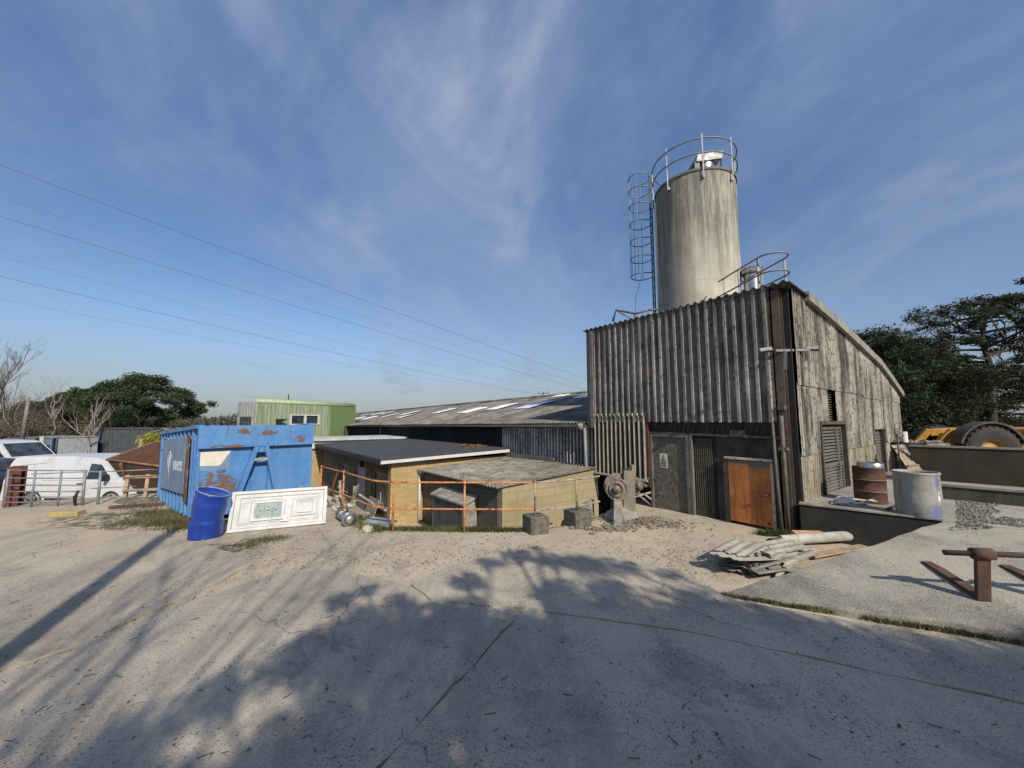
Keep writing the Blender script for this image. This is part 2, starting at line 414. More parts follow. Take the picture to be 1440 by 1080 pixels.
def ragged(pts, jit, step=.12, seed=1):
    r = random.Random(seed); out = []
    for p, q in zip(pts, pts[1:]+pts[:1]):
        n = max(1, int((q-p).length/step)); nr = Vector((-(q-p).y, (q-p).x, 0)).normalized()
        for i in range(n):
            c = p.lerp(q, i/n)
            out.append(c + nr*jit*mnoise.noise(Vector((c.x*2.3, c.y*2.3, seed)))*1.6 + nr*r.uniform(-jit, jit)*.25)
    return out
def slab(name, px, mat_, z=.028, jit=.03, seed=1):
    pts = ragged([gp(u, v, z) for u, v in px], jit, .12, seed)
    m = M(); m.prism([(p.x, p.y, z) for p in pts], (0,0,-.06))
    return tag(obj(name, m, mat_), kind='structure')
slab('concrete_slab', [(-260,775),(0,742),(120,744),(222,752),(300,768),(357,791),(300,822),(225,856),(120,898),(0,938),(-160,985),(-500,1010)], SLABW, jit=.06, seed=2)
slab('concrete_slab', [(-330,1120),(-120,990),(20,940),(150,893),(260,850),(340,820),(400,803),(440,799),(500,806),(575,824),(604,846),(734,858),(528.5,1080),(420,1260),(-300,1300)], SLABM, jit=.035, seed=3)
slab('concrete_slab', [(738,858),(960,887.4),(1200,938.3),(1440,991.2),(1900,1090),(2100,1300),(423,1260),(535,1080)], SLABM, z=.03, jit=.012, seed=4)
slab('concrete_slab', [(578,821),(640,792),(700,777),(800,767),(880,778),(950,800),(1005,828),(1040,845),(1160,866),(1440,921),(1900,1020),(1900,1085),(1440,989),(1200,936),(960,885.5),(738,855),(606,843)], SLABM, z=.026, jit=.02, seed=5)

# raised concrete ramp on the right (tilted plane) and the upper yard behind it
YZ = .60
A = gp(1018, 833, .05); Cc = gp(1325, 733, YZ-.005); Bk = gp(1440, 888, .13)
nrm = (Cc-A).cross(Bk-A).normalized()
def plane_z(x, y): return A.z - ((x-A.x)*nrm.x + (y-A.y)*nrm.y)/nrm.z
def on_ramp(u, v):
    a, b = ray(u, v); d = (nrm.dot(A) - nrm.z*EYE)/(nrm.x*a + nrm.y + nrm.z*b)
    return Vector((a*d, d, EYE+b*d))
Dd = on_ramp(1700, 775); Ee = on_ramp(1900, 960)
rp = ragged([A, Bk, Ee, Dd, Cc], .025, .15, 9)
m = M(); n_ = len(rp); top = [(p.x, p.y, plane_z(p.x, p.y)) for p in rp]; bot = [(p[0], p[1], -.12) for p in top]
m.add(top+bot, [tuple(range(n_))]+[(i, i+n_, (i+1)%n_+n_, (i+1)%n_) for i in range(n_)])
tag(obj('concrete_ramp', m, RAMPM, bevel=.02), kind='structure')
TC = Vector((5.48, 7.8, 0)); DX = Vector((.6018,-.7986,0)); DY = Vector((.7986,.6018,0))   # building frame: x toward the near corner, y into the building
def tw(x, y, z=0): return TC + DX*x + DY*y + Vector((0,0,z))
print('ramp', Dd, Ee, Cc)
yp = [tw(.2,.0), Vector((Cc.x,Cc.y,0)), Vector((Dd.x,Dd.y,0)), Vector((40,4,0)), Vector((60,40,0)), tw(-2,40), tw(.2,13.5)]
m = M(); m.prism([(p.x,p.y,YZ) for p in yp], (0,0,-.5))
tag(obj('yard', m, slab_mat('upper_yard_concrete', 0.0, a=(.36,.34,.30), b=(.25,.24,.21))), kind='structure')
# retaining wall along the sunken corner
a_, b_ = tw(.2,-.06), Vector((Cc.x+.02, Cc.y+.02, 0))
m = M(); m.beam((a_.x,a_.y,YZ-.37),(b_.x,b_.y,YZ-.37), .16, .76)
o = obj('retaining_wall', m, simple('shaded_black_wall', (.03,.028,.024), (.018,.017,.015), 3, .95, 0, .6, 30), bevel=.012)  # near-black colour stands in for the shade on this face
tag(o, 'low dark retaining wall holding the upper yard beside the broken sheets', 'wall')
m = M(); m.beam((a_.x,a_.y,YZ+.024),(b_.x,b_.y,YZ+.024), .20, .025)
obj('coping', m, CONC, o)

# ================================================================== buildings
ROTB = atan2(-.7986, .6018)
def prof_sin(a, p, amp): return amp*sin(2*pi*a/p)
def prof_trap(a, p, amp):
    q = (a/p) % 1.0; d = abs(q-.25); d = min(d, 1-d)
    return amp*max(0, min(1, (.19-d)/.05))
def cladding(m, axis, a0, a1, base, lo, hi, p, amp, prof=prof_sin, sign=-1, rows=1, per=8, wob=0, seed=0):
    """vertical profiled sheets; axis x: face looks to -y; axis y: face looks to +x"""
    n = max(2, int(round((a1-a0)/p*per)))
    st = [a0+(a1-a0)*i/n for i in range(n+1)]
    if prof is prof_trap:
        st = []; k = floor(a0/p)-1
        while k*p < a1+p:
            for q in (.06,.11,.39,.44): st.append(k*p+q*p)
            k += 1
        st = [a0]+[s_ for s_ in st if a0 < s_ < a1]+[a1]
    lo_ = lo if callable(lo) else (lambda a: lo); hi_ = hi if callable(hi) else (lambda a: hi)
    def fn_(i, j):
        a = st[i]; z = lo_(a)+(hi_(a)-lo_(a))*j/rows
        d = prof(a, p, amp) + wob*mnoise.noise(Vector((a*1.1, z*.8, seed)))
        return (a, base+sign*d, z) if axis == 'x' else (base+sign*d, a, z)
    vs = [fn_(i, j) for j in range(rows+1) for i in range(len(st))]; w_ = len(st)
    m.add(vs, [(j*w_+i, j*w_+i+1, (j+1)*w_+i+1, (j+1)*w_+i) for j in range(rows) for i in range(w_-1)], prof is prof_sin)
    return m

bt = thing('processing_building', 'tall block clad in grey profiled sheet with the silo rising behind it', 'building', (TC.x, TC.y, 0), ROTB)
TINP = .2
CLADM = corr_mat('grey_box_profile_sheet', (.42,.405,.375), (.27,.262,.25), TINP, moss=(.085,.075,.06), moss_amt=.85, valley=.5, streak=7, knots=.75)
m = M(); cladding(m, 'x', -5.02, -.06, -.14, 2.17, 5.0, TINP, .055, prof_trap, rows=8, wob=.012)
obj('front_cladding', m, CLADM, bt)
m = M(); m.box(-5.06,-4.96,-.16,.1,2.0,5.0); m.box(-4.90,-4.78,-.215,-.15,2.0,4.95)
obj('edge_trim', m, simple('aged_flashing', (.20,.19,.17), (.13,.125,.11), 3, .85, streak=6), bt)
m = M(); cladding(m, 'x', -4.86, -3.0, -.16, .66, 2.34, .15, .045, prof_sin, rows=2, per=10)
# rounded head of the lower sheets
for i in range(12):
    x0 = -4.83+.15*i
    m.tube([(x0+.0375, -.20, 2.33), (x0+.0375,-.185,2.385), (x0+.0375,-.13,2.40)], [.032,.03,.026], 6)
FIBP = .15
FIB = corr_mat('fibre_cement_sheet', (.50,.47,.38), (.36,.34,.27), FIBP, moss=(.10,.10,.05), moss_amt=.5, valley=1.0, streak=5)
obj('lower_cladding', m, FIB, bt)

# roof of the block: nearly flat at the front, dropping away to the rear
RP = [(-.22,4.97),(.9,4.90),(2.94,4.68),(5.0,4.41),(7.65,4.04),(9.4,3.60),(10.95,3.17)]
def rz(y):
    for (a,b),(c,d) in zip(RP, RP[1:]):
        if a <= y <= c: return b+(d-b)*(y-a)/(c-a)
    return RP[-1][1]
ROOFM = corr_mat('old_cement_roof_sheet', (.21,.20,.185), (.15,.145,.13), .18, moss=(.07,.075,.05), moss_amt=.8, valley=.6, streak=9)
m = M(); n_ = 29*8; ysr = [p[0] for p in RP]
st = [-5.16+5.5*i/n_ for i in range(n_+1)]
m.add([(a, y, rz(y)+prof_sin(a,.18,.034)+.03) for y in ysr for a in st], [(j*(n_+1)+i, j*(n_+1)+i+1, (j+1)*(n_+1)+i+1, (j+1)*(n_+1)+i) for j in range(len(ysr)-1) for i in range(n_)], True)
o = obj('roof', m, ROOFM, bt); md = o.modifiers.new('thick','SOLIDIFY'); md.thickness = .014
# gable wall facing the yard
GX = .22
GAB = corr_mat('lichened_wall_sheet', (.42,.40,.34), (.28,.265,.23), .146, axis='y', moss=(.055,.052,.045), moss_amt=.95, valley=.55, streak=2.6)
GABL = corr_mat('paler_wall_sheet', (.44,.40,.31), (.33,.30,.235), .146, axis='y', moss=(.13,.12,.085), moss_amt=.75, valley=.5, streak=4)
W0, W1 = 1.42, 3.42
m = M(); 
for a, b in ((.16, 10.8),): cladding(m, 'y', a, b, GX+.02, lambda y: 2.93 if y < 5.4 else 2.86, lambda y: max(rz(y)-.01, 2.95), .146, .024, sign=1, rows=3, wob=.012)
obj('gable_cladding_top', m, GAB, bt)
for a, b, z0 in ((.16,1.42,1.5),(1.42,2.1,2.2),(2.78,3.42,2.2),(3.42,6.5,1.5),(7.9,10.8,1.5)):
    m = M(); cladding(m, 'y', a, b, GX, z0, lambda y: 2.98 if y < 5.4 else 2.91, .146, .024, sign=1, rows=2, wob=.012, seed=4); obj('gable_cladding_middle', m, GAB, bt)
m = M(); cladding(m, 'y', 6.5, 7.9, GX, 1.95, 2.91, .146, .024, sign=1)
obj('gable_cladding_middle', m, GAB, bt)
for a, b in ((.16,W0),(W1,6.5),(7.9,10.8)):
    m = M(); cladding(m, 'y', a, b, GX-.02, .2, 1.56, .146, .024, sign=1, rows=2, wob=.01, seed=8); obj('gable_cladding_lower', m, GABL, bt)
m = M()
for a, b in ((W0,W0+.08),(W1-.08,W1)): m.box(.1,.25,a,b,.2,2.2)
m.box(.1,.25,W0+.08,W1-.08,2.12,2.2); DTM = simple('dark_timber', (.09,.08,.065), (.05,.045,.04), 5, .9, streak=5); obj('door_frame', m, DTM, bt)
for q in (6.5, 7.82): obj('side_door_jamb', M().box(.1,.22,q,q+.08,.2,1.95), DTM, bt)
LOUV = simple('dusty_louvre', (.15,.135,.11), (.09,.085,.07), 5, .85)
m = M(); m.box(.02,.04,W0+.08,W1-.08,.2,2.12)
lo = obj('louvred_door', m, BLACK, bt)
for (a, b) in ((W0+.09, 2.95), (2.99, W1-.09)):
    m = M()
    for e in (a, b-.06): m.box(.10,.16,e,e+.06,.24,2.08)
    for z in (.24,1.16,2.02): m.box(.10,.155,a+.06,b-.06,z,z+.06)
    for i in range(24):
        z = .32+i*.073
        if abs(z-1.19) < .05: continue
        m.add([(.08,a+.06,z+.045),(.15,a+.06,z),(.15,b-.06,z),(.08,b-.06,z+.045),(.08,a+.06,z+.055),(.15,a+.06,z+.012),(.15,b-.06,z+.012),(.08,b-.06,z+.055)],
              [(0,1,2,3),(7,6,5,4),(0,4,5,1),(1,5,6,2),(2,6,7,3),(3,7,4,0)])
    obj('louvre_leaf', m, LOUV, lo)
m = M(); m.box(.165,.20,2.90,2.94,1.05,1.2); obj('handle', m, STEEL_DARK, lo)
m = M(); m.box(.05,.07,2.05,2.82,2.2,3.0)
for i in range(12): m.beam((.12,2.1,2.24+i*.060),(.12,2.78,2.24+i*.060),.05,.012,(.5,0,1))
obj('vent_louvre', m, LOUV, bt)
m = M(); m.box(.04,.10,6.58,7.82,.2,1.95)
for i in range(18): m.box(.10,.13,6.62,7.78,.28+i*.088,.31+i*.088)
obj('side_door', m, LOUV, bt)
# verge flashing
m = M()
for (y0,z0),(y1,z1) in zip(RP[1:], RP[2:]): m.beam((GX+.09,y0,z0+.0),(GX+.09,y1+.02,z1+.0),.09,.20)
obj('verge_flashing', m, simple('verge_flashing', (.27,.26,.235), (.19,.185,.165), 3, .85, streak=3), bt)
# rear and hidden faces so the block is closed
m = M(); m.box(-5.0,.1,10.7,10.8,-1.2,3.2); m.box(-5.02,-4.96,.1,10.7,2.0,3.2); m.prism([(-5.0,.1,3.2),(-5.0,10.7,3.2),(-5.0,9.4,3.62),(-5.0,7.65,4.1),(-5.0,5.0,4.45),(-5.0,2.94,4.7),(-5.0,.1,4.9)], (.05,0,0))
obj('rear_cladding', m, simple('rear_sheet', (.16,.16,.15), (.11,.11,.105), 2, .9, streak=4), bt)
m = M(); m.box(-.02,.04,.02,10.6,-.1,3.1); obj('inner_gable_wall', m, BLACK, bt)
# corner column and the dark gap beside it
m = M(); m.box(-.045,.10,-.10,-.085,-.05,4.9); m.box(-.045,.10,.06,.075,-.05,4.9); m.box(.02,.035,-.085,.06,-.05,4.9)
obj('corner_column', m, simple('rusted_column', (.13,.11,.085), (.075,.066,.052), 2.5, .85, .1, .3, 40, rust=.3), bt)
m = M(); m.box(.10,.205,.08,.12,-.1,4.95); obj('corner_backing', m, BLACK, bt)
m = M(); m.tube([(-.12,-.2,2.16),(-.11,-.2,1.1),(-.07,-.2,0)], .028, 8); m.tube([(.03,-.17,2.3),(.03,-.17,.02)], .035, 8)
m.box(-.02,.10,-.20,-.10,2.42,2.50); m.box(-.05,.1,-.20,-.1,1.62,1.68)
obj('downpipe', m, simple('old_downpipe', (.13,.12,.10), (.08,.075,.063), 5, .8, rust=.2), bt)

# recessed ground floor
m = M(); m.box(-3.02,-.06,.0,.12,-.35,2.3)
SOOT = simple('sooty_render', (.075,.068,.055), (.03,.028,.024), 2.4, .95, 0, .8, 30, dirt=(.10,.09,.072), dirt_amt=.35)
obj('ground_floor_wall', m, SOOT, bt)
m = M(); m.box(-3.04,-.06,-.14,0,2.165,2.19)
obj('soffit', m, BLACK, bt)
m = M(); m.beam((-3.0,-.07,1.90),(.06,-.07,1.86),.10,.05); m.box(-.98,-.68,-.13,-.02,1.87,2.0)
for i in range(22): m.beam((-2.9+i*.115,-.06,1.94),(-2.86+i*.115,-.01,2.1),.03,.006)
obj('lintel_rail', m, simple('sooty_steel', (.12,.112,.095), (.065,.06,.052), 6, .85, .1, .3, rust=.1), bt)
m = M(); m.box(-3.05,-2.995,-.16,-.05,.5,2.16); obj('red_post', m, RUSTRED, bt)
PLATE = simple('speckled_plate', (.15,.135,.11), (.075,.07,.058), 9, .8, .1, .5, 35, dirt=(.24,.22,.18), dirt_amt=.5)
PFR = simple('plate_frame', (.17,.16,.13), (.11,.10,.085), 6, .8, .1)
d = obj('steel_door', M().box(-2.92,-2.02,-.085,-.05,-.13,1.78), PLATE, bt)
m = M()
for a in ((-2.99,-2.92,-.22,1.86),(-2.02,-1.94,-.22,1.86)): m.box(a[0],a[1],-.13,-.04,a[2],a[3])
m.box(-2.92,-2.02,-.125,-.04,1.79,1.86); m.box(-2.92,-2.02,-.125,-.04,-.22,-.14)
obj('frame', m, PFR, d, bevel=.008)
for q in ((-2.90,-2.84,-.12,-.085,.72,.76),(-2.80,-2.73,-.11,-.085,.80,.83),(-2.80,-2.73,-.11,-.085,.36,.39)): obj('bolt', M().box(*q), STEEL, d)
def xz(m, pts, y, th=.003): m.prism([(p[0], y, p[1]) for p in pts], (0,-th,0)); return m
sx, sz = -2.73, 1.02
sg = obj('warning_sign', M().box(sx,sx+.21,-.092,-.086,sz,sz+.36), simple('sign_white', (.62,.63,.58), (.52,.54,.48), 8, .5), d)
sg['label'] = 'white warning sign with a black and yellow triangle over a yellow text panel'
obj('triangle_border', xz(M(), [(sx+.03,sz+.155),(sx+.18,sz+.155),(sx+.105,sz+.335)], -.0925), DPLAST, sg)
obj('triangle_panel', xz(M(), [(sx+.05,sz+.167),(sx+.16,sz+.167),(sx+.105,sz+.300)], -.0960), simple('sign_yellow', (.50,.46,.10), (.40,.38,.10), 9, .5), sg)
m = M(); xz(m, [(sx+.095,sz+.18),(sx+.118,sz+.18),(sx+.128,sz+.20),(sx+.10,sz+.215),(sx+.112,sz+.24),(sx+.103,sz+.255),(sx+.088,sz+.225),(sx+.098,sz+.20)], -.0993)
obj('hazard_symbol', m, DPLAST, sg)
m = M(); m.box(sx+.02,sx+.19,-.0955,-.092,sz+.025,sz+.145); obj('text_panel', m, simple('sign_panel', (.42,.39,.25), (.36,.33,.22), 9, .5), sg)
m = M(); m.box(sx+.03,sx+.18,-.098,-.0955,sz+.095,sz+.125); m.box(sx+.03,sx+.18,-.098,-.0955,sz+.045,sz+.075); obj('text_lines', m, simple('sign_text', (.16,.15,.10), None, 30, .6), sg)
# mesh panel
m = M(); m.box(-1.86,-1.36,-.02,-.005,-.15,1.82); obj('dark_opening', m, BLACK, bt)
m = M()
for i in range(9): m.box(-1.82+i*.048,-1.812+i*.048,-.052,-.046,-.05,1.8)
for i in range(38): m.box(-1.82,-1.43,-.046,-.040,-.05+i*.049,-.042+i*.049)
obj('mesh_panel', m, simple('mesh_wire', (.20,.19,.15), (.14,.13,.105), 9, .7, .3), bt)
m = M(); m.box(-1.93,-1.86,-.13,-.03,-.22,1.86); m.box(-1.86,-1.40,-.08,-.03,-.22,-.06); obj('mesh_frame', m, PFR, bt, bevel=.006)
# hatch door in orange rust
k = N('orange_rusted_door'); x,y,z = k.sep()
base = k.mix(k.ramp(k.noise(2.2,7,.7),.38,.62), (.50,.185,.05), (.34,.12,.038))
base = k.mix(k.math('MULTIPLY', k.ramp(k.noise(1,6,.7,vec=k.map((9,9,1.0))),.5,.62), .55), base, (.13,.05,.025))
tp = k.ramp(k.math('ADD', z, k.math('MULTIPLY', k.noise(4,6,.7), .35)), 1.33, 1.48)
base = k.mix(tp, base, (.12,.12,.10))
base = k.mix(k.math('MULTIPLY', k.ramp(k.noise(11,8,.75),.62,.68),.8), base, (.07,.05,.035))
HATCH = k.done(base, .75, .0, k.bump(k.noise(30,6,.7),.4,.004), .3)
d = obj('hatch_door', M().box(-1.06,-.24,-.13,-.09,.06,1.36), HATCH, bt, bevel=.006)
m = M(); m.box(-1.12,-.235,-.15,-.02,1.372,1.42); m.box(-.235,-.185,-.15,-.02,0,1.42); obj('frame', m, simple('cream_door_frame', (.58,.50,.38), (.42,.33,.22), 7, .7, rust=.2), d, bevel=.005)
obj('jamb', M().box(-1.16,-1.07,-.13,-.0,0,1.42), SOOT, d); obj('jamb', M().box(-.18,-.10,-.11,0,0,1.45), SOOT, d)
m = M(); m.tube([(-.30,-.13,.70),(-.30,-.19,.70)], .02, 8); m.tube([(-.30,-.185,.70),(-.335,-.19,.70),(-.42,-.19,.66)], .014, 6)
obj('lower_lock', M().box(-.34,-.29,-.15,-.13,.12,.16), DPLAST, d)
obj('handle', m, simple('worn_handle', (.12,.10,.08), None, 9, .5, .5), d)
# black opening under the lower sheets
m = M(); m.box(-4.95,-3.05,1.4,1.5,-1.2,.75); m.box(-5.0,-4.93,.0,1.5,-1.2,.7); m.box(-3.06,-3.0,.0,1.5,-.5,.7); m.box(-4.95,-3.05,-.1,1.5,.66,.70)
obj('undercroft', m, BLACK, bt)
m = M(); m.beam((-4.95,-.24,.70),(-3.0,-.24,.66),.05,.05); m.beam((-3.62,-.15,.60),(-3.0,-.15,.72),.035,.035)
m.beam((-3.6,-.1,.22),(-3.02,-.1,.34),.035,.035); m.beam((-3.4,-.1,.25),(-3.02,-.1,.05),.03,.03)
obj('sheet_rail', m, simple('pale_rail', (.45,.41,.33), (.33,.30,.24), 7, .8, rust=.1), bt)

# floodlights on their arm
fl = thing('floodlight_arm', 'arm at the building corner carrying two floodlights', 'floodlight', (TC.x, TC.y, 0), ROTB)
a0 = dp(1090,493,7.62); a1 = dp(1138,492,7.85); inv = Matrix.Rotation(-ROTB, 4, 'Z')
def tl(p): return inv @ (Vector(p)-Vector((TC.x,TC.y,0)))
q0, q1 = tl(a0), tl(a1)
m = M(); m.beam(q0, q1, .045, .045); m.beam(tl(dp(1104,494,7.68)), tl(dp(1104,520,7.8)), .06,.05)
obj('arm', m, STEEL_DARK, fl)
for c, tilt in ((tl(dp(1077,492,7.50)), -.5), (tl(dp(1142,490,7.9)), .6)):
    m = M(); m.box(-.12,.12,-.02,.03,-.05,.05); h = obj('lamp_head', m, simple('lamp_body', (.07,.07,.07), None, 4, .5), fl, bevel=.006)
    h.location = c; h.rotation_euler = (radians(-35), tilt*.2, radians(10 if tilt > 0 else 53-20))
    obj('lamp_glass', M().box(-.10,.10,-.026,-.0205,-.04,.04), simple('lamp_glass', (.35,.36,.36), None, 3, .15), h)

# ------------------------------------------------------------------ silo
sc_ = Vector((6.04, 12.07, 0)); R0 = 1.2; ZT = 9.80
si = thing('silo', 'tall stained cylindrical silo with guard rail and caged ladder', 'silo', (sc_.x, sc_.y, 3.6), 0)
k = N('stained_shaded_silo_shell'); x,y,z = k.sep()
ang = k.math('ARCTAN2', y, x)
sv = k.comb(k.math('MULTIPLY', x, 2.4), k.math('MULTIPLY', y, 2.4), k.math('MULTIPLY', z, .16))
s1 = k.noise(1.1, 8, .7, vec=sv); s2 = k.noise(3.2, 8, .72, vec=sv)
base = k.mix(k.ramp(k.noise(1.1,6,.6),.35,.65), (.52,.485,.40), (.40,.375,.31))
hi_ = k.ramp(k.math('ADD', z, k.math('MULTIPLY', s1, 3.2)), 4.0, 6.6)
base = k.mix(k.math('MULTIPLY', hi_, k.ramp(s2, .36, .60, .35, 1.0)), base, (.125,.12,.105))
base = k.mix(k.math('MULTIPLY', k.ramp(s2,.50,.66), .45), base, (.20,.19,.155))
lft_shade = k.ramp(k.math('ADD', k.math('MULTIPLY', x, cos(2.9)/1.2), k.math('MULTIPLY', y, sin(2.9)/1.2)), .15, .85)  # left flank darkened in the colour to deepen its shaded side
base = k.mix(k.math('MULTIPLY', lft_shade, k.ramp(s1, .3, .6, .35, .85)), base, (.13,.125,.11))
ring = k.math('MULTIPLY', k.ramp(k.math('ABSOLUTE', k.math('SUBTRACT', k.math('FRACT', k.math('DIVIDE', k.math('ADD', z, .3), 1.22)), .5)), .02, .0), .45)
base = k.mix(ring, base, (.25,.24,.20))
base = k.mix(k.math('MULTIPLY', k.ramp(k.noise(1.6,9,.75),.55,.66),.5), base, (.30,.285,.24))
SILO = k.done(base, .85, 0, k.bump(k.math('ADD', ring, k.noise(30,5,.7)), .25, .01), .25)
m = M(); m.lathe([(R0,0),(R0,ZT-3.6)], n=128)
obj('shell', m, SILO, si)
m = M(); m.lathe([(R0+.03,ZT-3.66),(R0+.03,ZT-3.58),(R0*.5,ZT-3.48),(.01,ZT-3.44)], n=64); obj('top', m, simple('silo_top', (.12,.12,.11), (.08,.08,.075), 3, .7), si)
zt = ZT-3.6
def arc(a0, a1, r, z, n=28): return [(r*cos(a0+(a1-a0)*i/n), r*sin(a0+(a1-a0)*i/n), z) for i in range(n+1)]
va = atan2(-sc_.y, -sc_.x)           # direction from the silo to the viewer
rl = thing_parts = None
m = M()
for z in (zt+.92, zt+.45): m.tube(arc(va-1.75, va+1.9, R0+.07, z, 40), .022, 6)
m.tube(arc(va-3.1, va-1.75, R0+.07, zt+.92, 14), .022, 6)
obj('guard_rail', m, STEEL, si)
for a in (-1.5, -.62, .22, 1.0, 1.85, 2.6):
    m = M(); px, py = (R0+.035)*cos(va+a), (R0+.035)*sin(va+a)
    m.beam((px*1.03,py*1.03,zt-.35),(px*1.03,py*1.03,zt+1.05),.034,.022); m.box(px-.035,px+.035,py-.035,py+.035,zt-.34,zt-.26)
    obj('rail_post', m, STEEL, si)
# ladder and cage on the left flank
la = va-1.62      # seen from the camera this flank is on the left
ld = Vector((cos(la), sin(la), 0)); lt = Vector((-sin(la), cos(la), 0))
if (sc_+ld*1.2).x/(sc_+ld*1.2).y > (sc_-ld*1.2).x/(sc_-ld*1.2).y: ld = -ld
lt = Vector((-ld.y, ld.x, 0))
m = M()
for s_ in (-.2,.2):
    m.tube([ld*(R0+.17)+lt*s_+Vector((0,0,.8)), ld*(R0+.17)+lt*s_+Vector((0,0,zt+1.0))], .024, 6)
for i in range(int((zt+.3-.9)/.28)): m.tube([ld*(R0+.17)+lt*-.2+Vector((0,0,.9+i*.28)), ld*(R0+.17)+lt*.2+Vector((0,0,.9+i*.28))], .012, 6)
lad = obj('ladder', m, simple('ladder_steel', (.16,.19,.20), (.10,.12,.13), 4, .5, .5), si)
m = M()
def hoop(z, r=.38, full=False):
    c = ld*(R0+.17+.36)
    pts = [ld*(R0+.17)+lt*-.2]+[c+ld*(r*cos(b))+lt*(-r*-sin(b)) for b in [(-pi/2+pi*i/14) for i in range(15)]]+[ld*(R0+.17)+lt*.2]
    return [Vector((p.x,p.y,z)) for p in pts]
for z in (zt+.98, zt+.5, zt-.08, zt-.72, zt-1.35, zt-1.98, zt-2.6): m.tube(hoop(z), .017, 6)
for b in (-1.45, -.72, 0, .72, 1.45):
    c = ld*(R0+.53)+ld*(.38*cos(b))+lt*(.38*sin(b)); m.tube([c+Vector((0,0,zt-2.6)), c+Vector((0,0,zt+.98))], .011, 5)
obj('ladder_cage', m, STEEL, si)
m = M(); pp = ld*(R0+.07)+lt*-.02
vv = Vector((cos(va), sin(va), 0)); pp = ld*(R0*.985)+vv*.32
m.tube([pp+Vector((0,0,.9)), pp+Vector((0,0,zt-.35)), pp*1.0+Vector((0,0,zt-.1))-ld*.12], .05, 10)
obj('fill_pipe', m, simple('pale_pipe', (.50,.53,.52), (.40,.42,.41), 3, .4, .3), si)
# filter unit on the top
fu = Vector((.25,-.25,zt+.12)); m = M()
m.lathe([(.30,0),(.30,.55)], c=tuple(fu), n=20)
f = obj('filter_unit', m, STAIN, si)
m = M(); m.prism([fu+Vector(p) for p in ((-.42,-.34,.50),(.40,-.34,.62),(.44,-.34,.86),(-.36,-.34,.74))], (0,.68,0)); obj('hood', m, simple('torn_white_cover', (.70,.70,.69), (.06,.06,.06), 5, .5, dirt=(.03,.03,.03), dirt_amt=.9), f)
m = M(); m.box(fu.x-.46,fu.x-.3,fu.y-.3,fu.y+.1,fu.z+.1,fu.z+.52); obj('motor', m, DPLAST, f); obj('prop', M().tube([fu+Vector((.45,-.2,.8)), fu+Vector((.35,-.3,0))], .02, 6), DPLAST, f)

# roof fittings on the block
rr = thing('roof_walkway_rail', 'galvanised rail with rounded end on the roof above the building corner', 'guard rail', (0,0,0), 0)
P0, P1 = dp(1043,400,10.6), dp(1104,378,9.0)
P0.z = P1.z = 5.15
m = M(); dr = (P1-P0).normalized(); nn = Vector((-dr.y, dr.x, 0)); cR = .34
def rail_path(z):
    pts = [P0+Vector((0,0,z)), P1+Vector((0,0,z))]
    c = P1 - nn*cR
    for i in range(1,13):
        b = pi*i/12; pts.append(c + nn*(cR*cos(b)) + dr*(cR*sin(b)) + Vector((0,0,z)))
    pts.append(P1-nn*2*cR-dr*1.6+Vector((0,0,z)))
    return pts
for z in (.98,.55,.12): m.tube(rail_path(z), .02, 6)
obj('rail', m, STEEL, rr)
for f_ in (.0,.5,1.0):
    p = P0.lerp(P1, f_); obj('post', M().beam(p-Vector((0,0,.2)), p+Vector((0,0,1.0)), .045,.02), STEEL, rr)
for f_ in (.15,.55,1.0): 
    p = P1-nn*2*cR-dr*1.6*(1-f_); obj('post', M().beam(p-Vector((0,0,.2)), p+Vector((0,0,1.0)), .045,.02), STEEL_DARK, rr)
vt = thing('roof_vent', 'shiny stainless vent with a ragged cap on the roof right of the silo', 'vent', tuple(dp(1058,400,11.0)[:2])+(4.9,), 0)
hv = dp(1058,378,11.0).z-4.9
obj('duct', M().lathe([(.21,0),(.21,hv-.12)], n=24), STAIN, vt)
m = M(); m.lathe([(.27,hv-.18),(.30,hv-.02),(.02,hv+.06)], n=20, smooth=False); obj('cap', m, simple('scorched_cap', (.10,.09,.08), (.45,.43,.40), 8, .4, .5), vt)
m = M(); pa = dp(862,452,11.4); pb = dp(866,436,11.4); pc = dp(893,441,11.2); pd = dp(912,436,11.0); pe = dp(893,452,11.2)
m.tube([pa,pb,pc,pd], .035, 6); m.tube([pb,pe], .02, 6); m.tube([pc,pe], .03, 6); m.tube([pd, pd+Vector((.3,0,.02))], .03, 6)
tag(obj('roof_pipe_rail', m, simple('brown_pipe', (.10,.09,.08), (.16,.17,.15), 5, .6, .4)), 'low pipe rail on the roof edge at the foot of the ladder', 'pipe')
m = M(); lc = sc_+ld*1.75; m.tube([Vector((lc.x,lc.y,7.25)), Vector((lc.x-.25,lc.y,6.4)), Vector((lc.x-.3,lc.y,5.3))], .007, 4)
tag(obj('loose_cable', m, DPLAST), 'thin loose cable hanging below the ladder cage', 'cable')

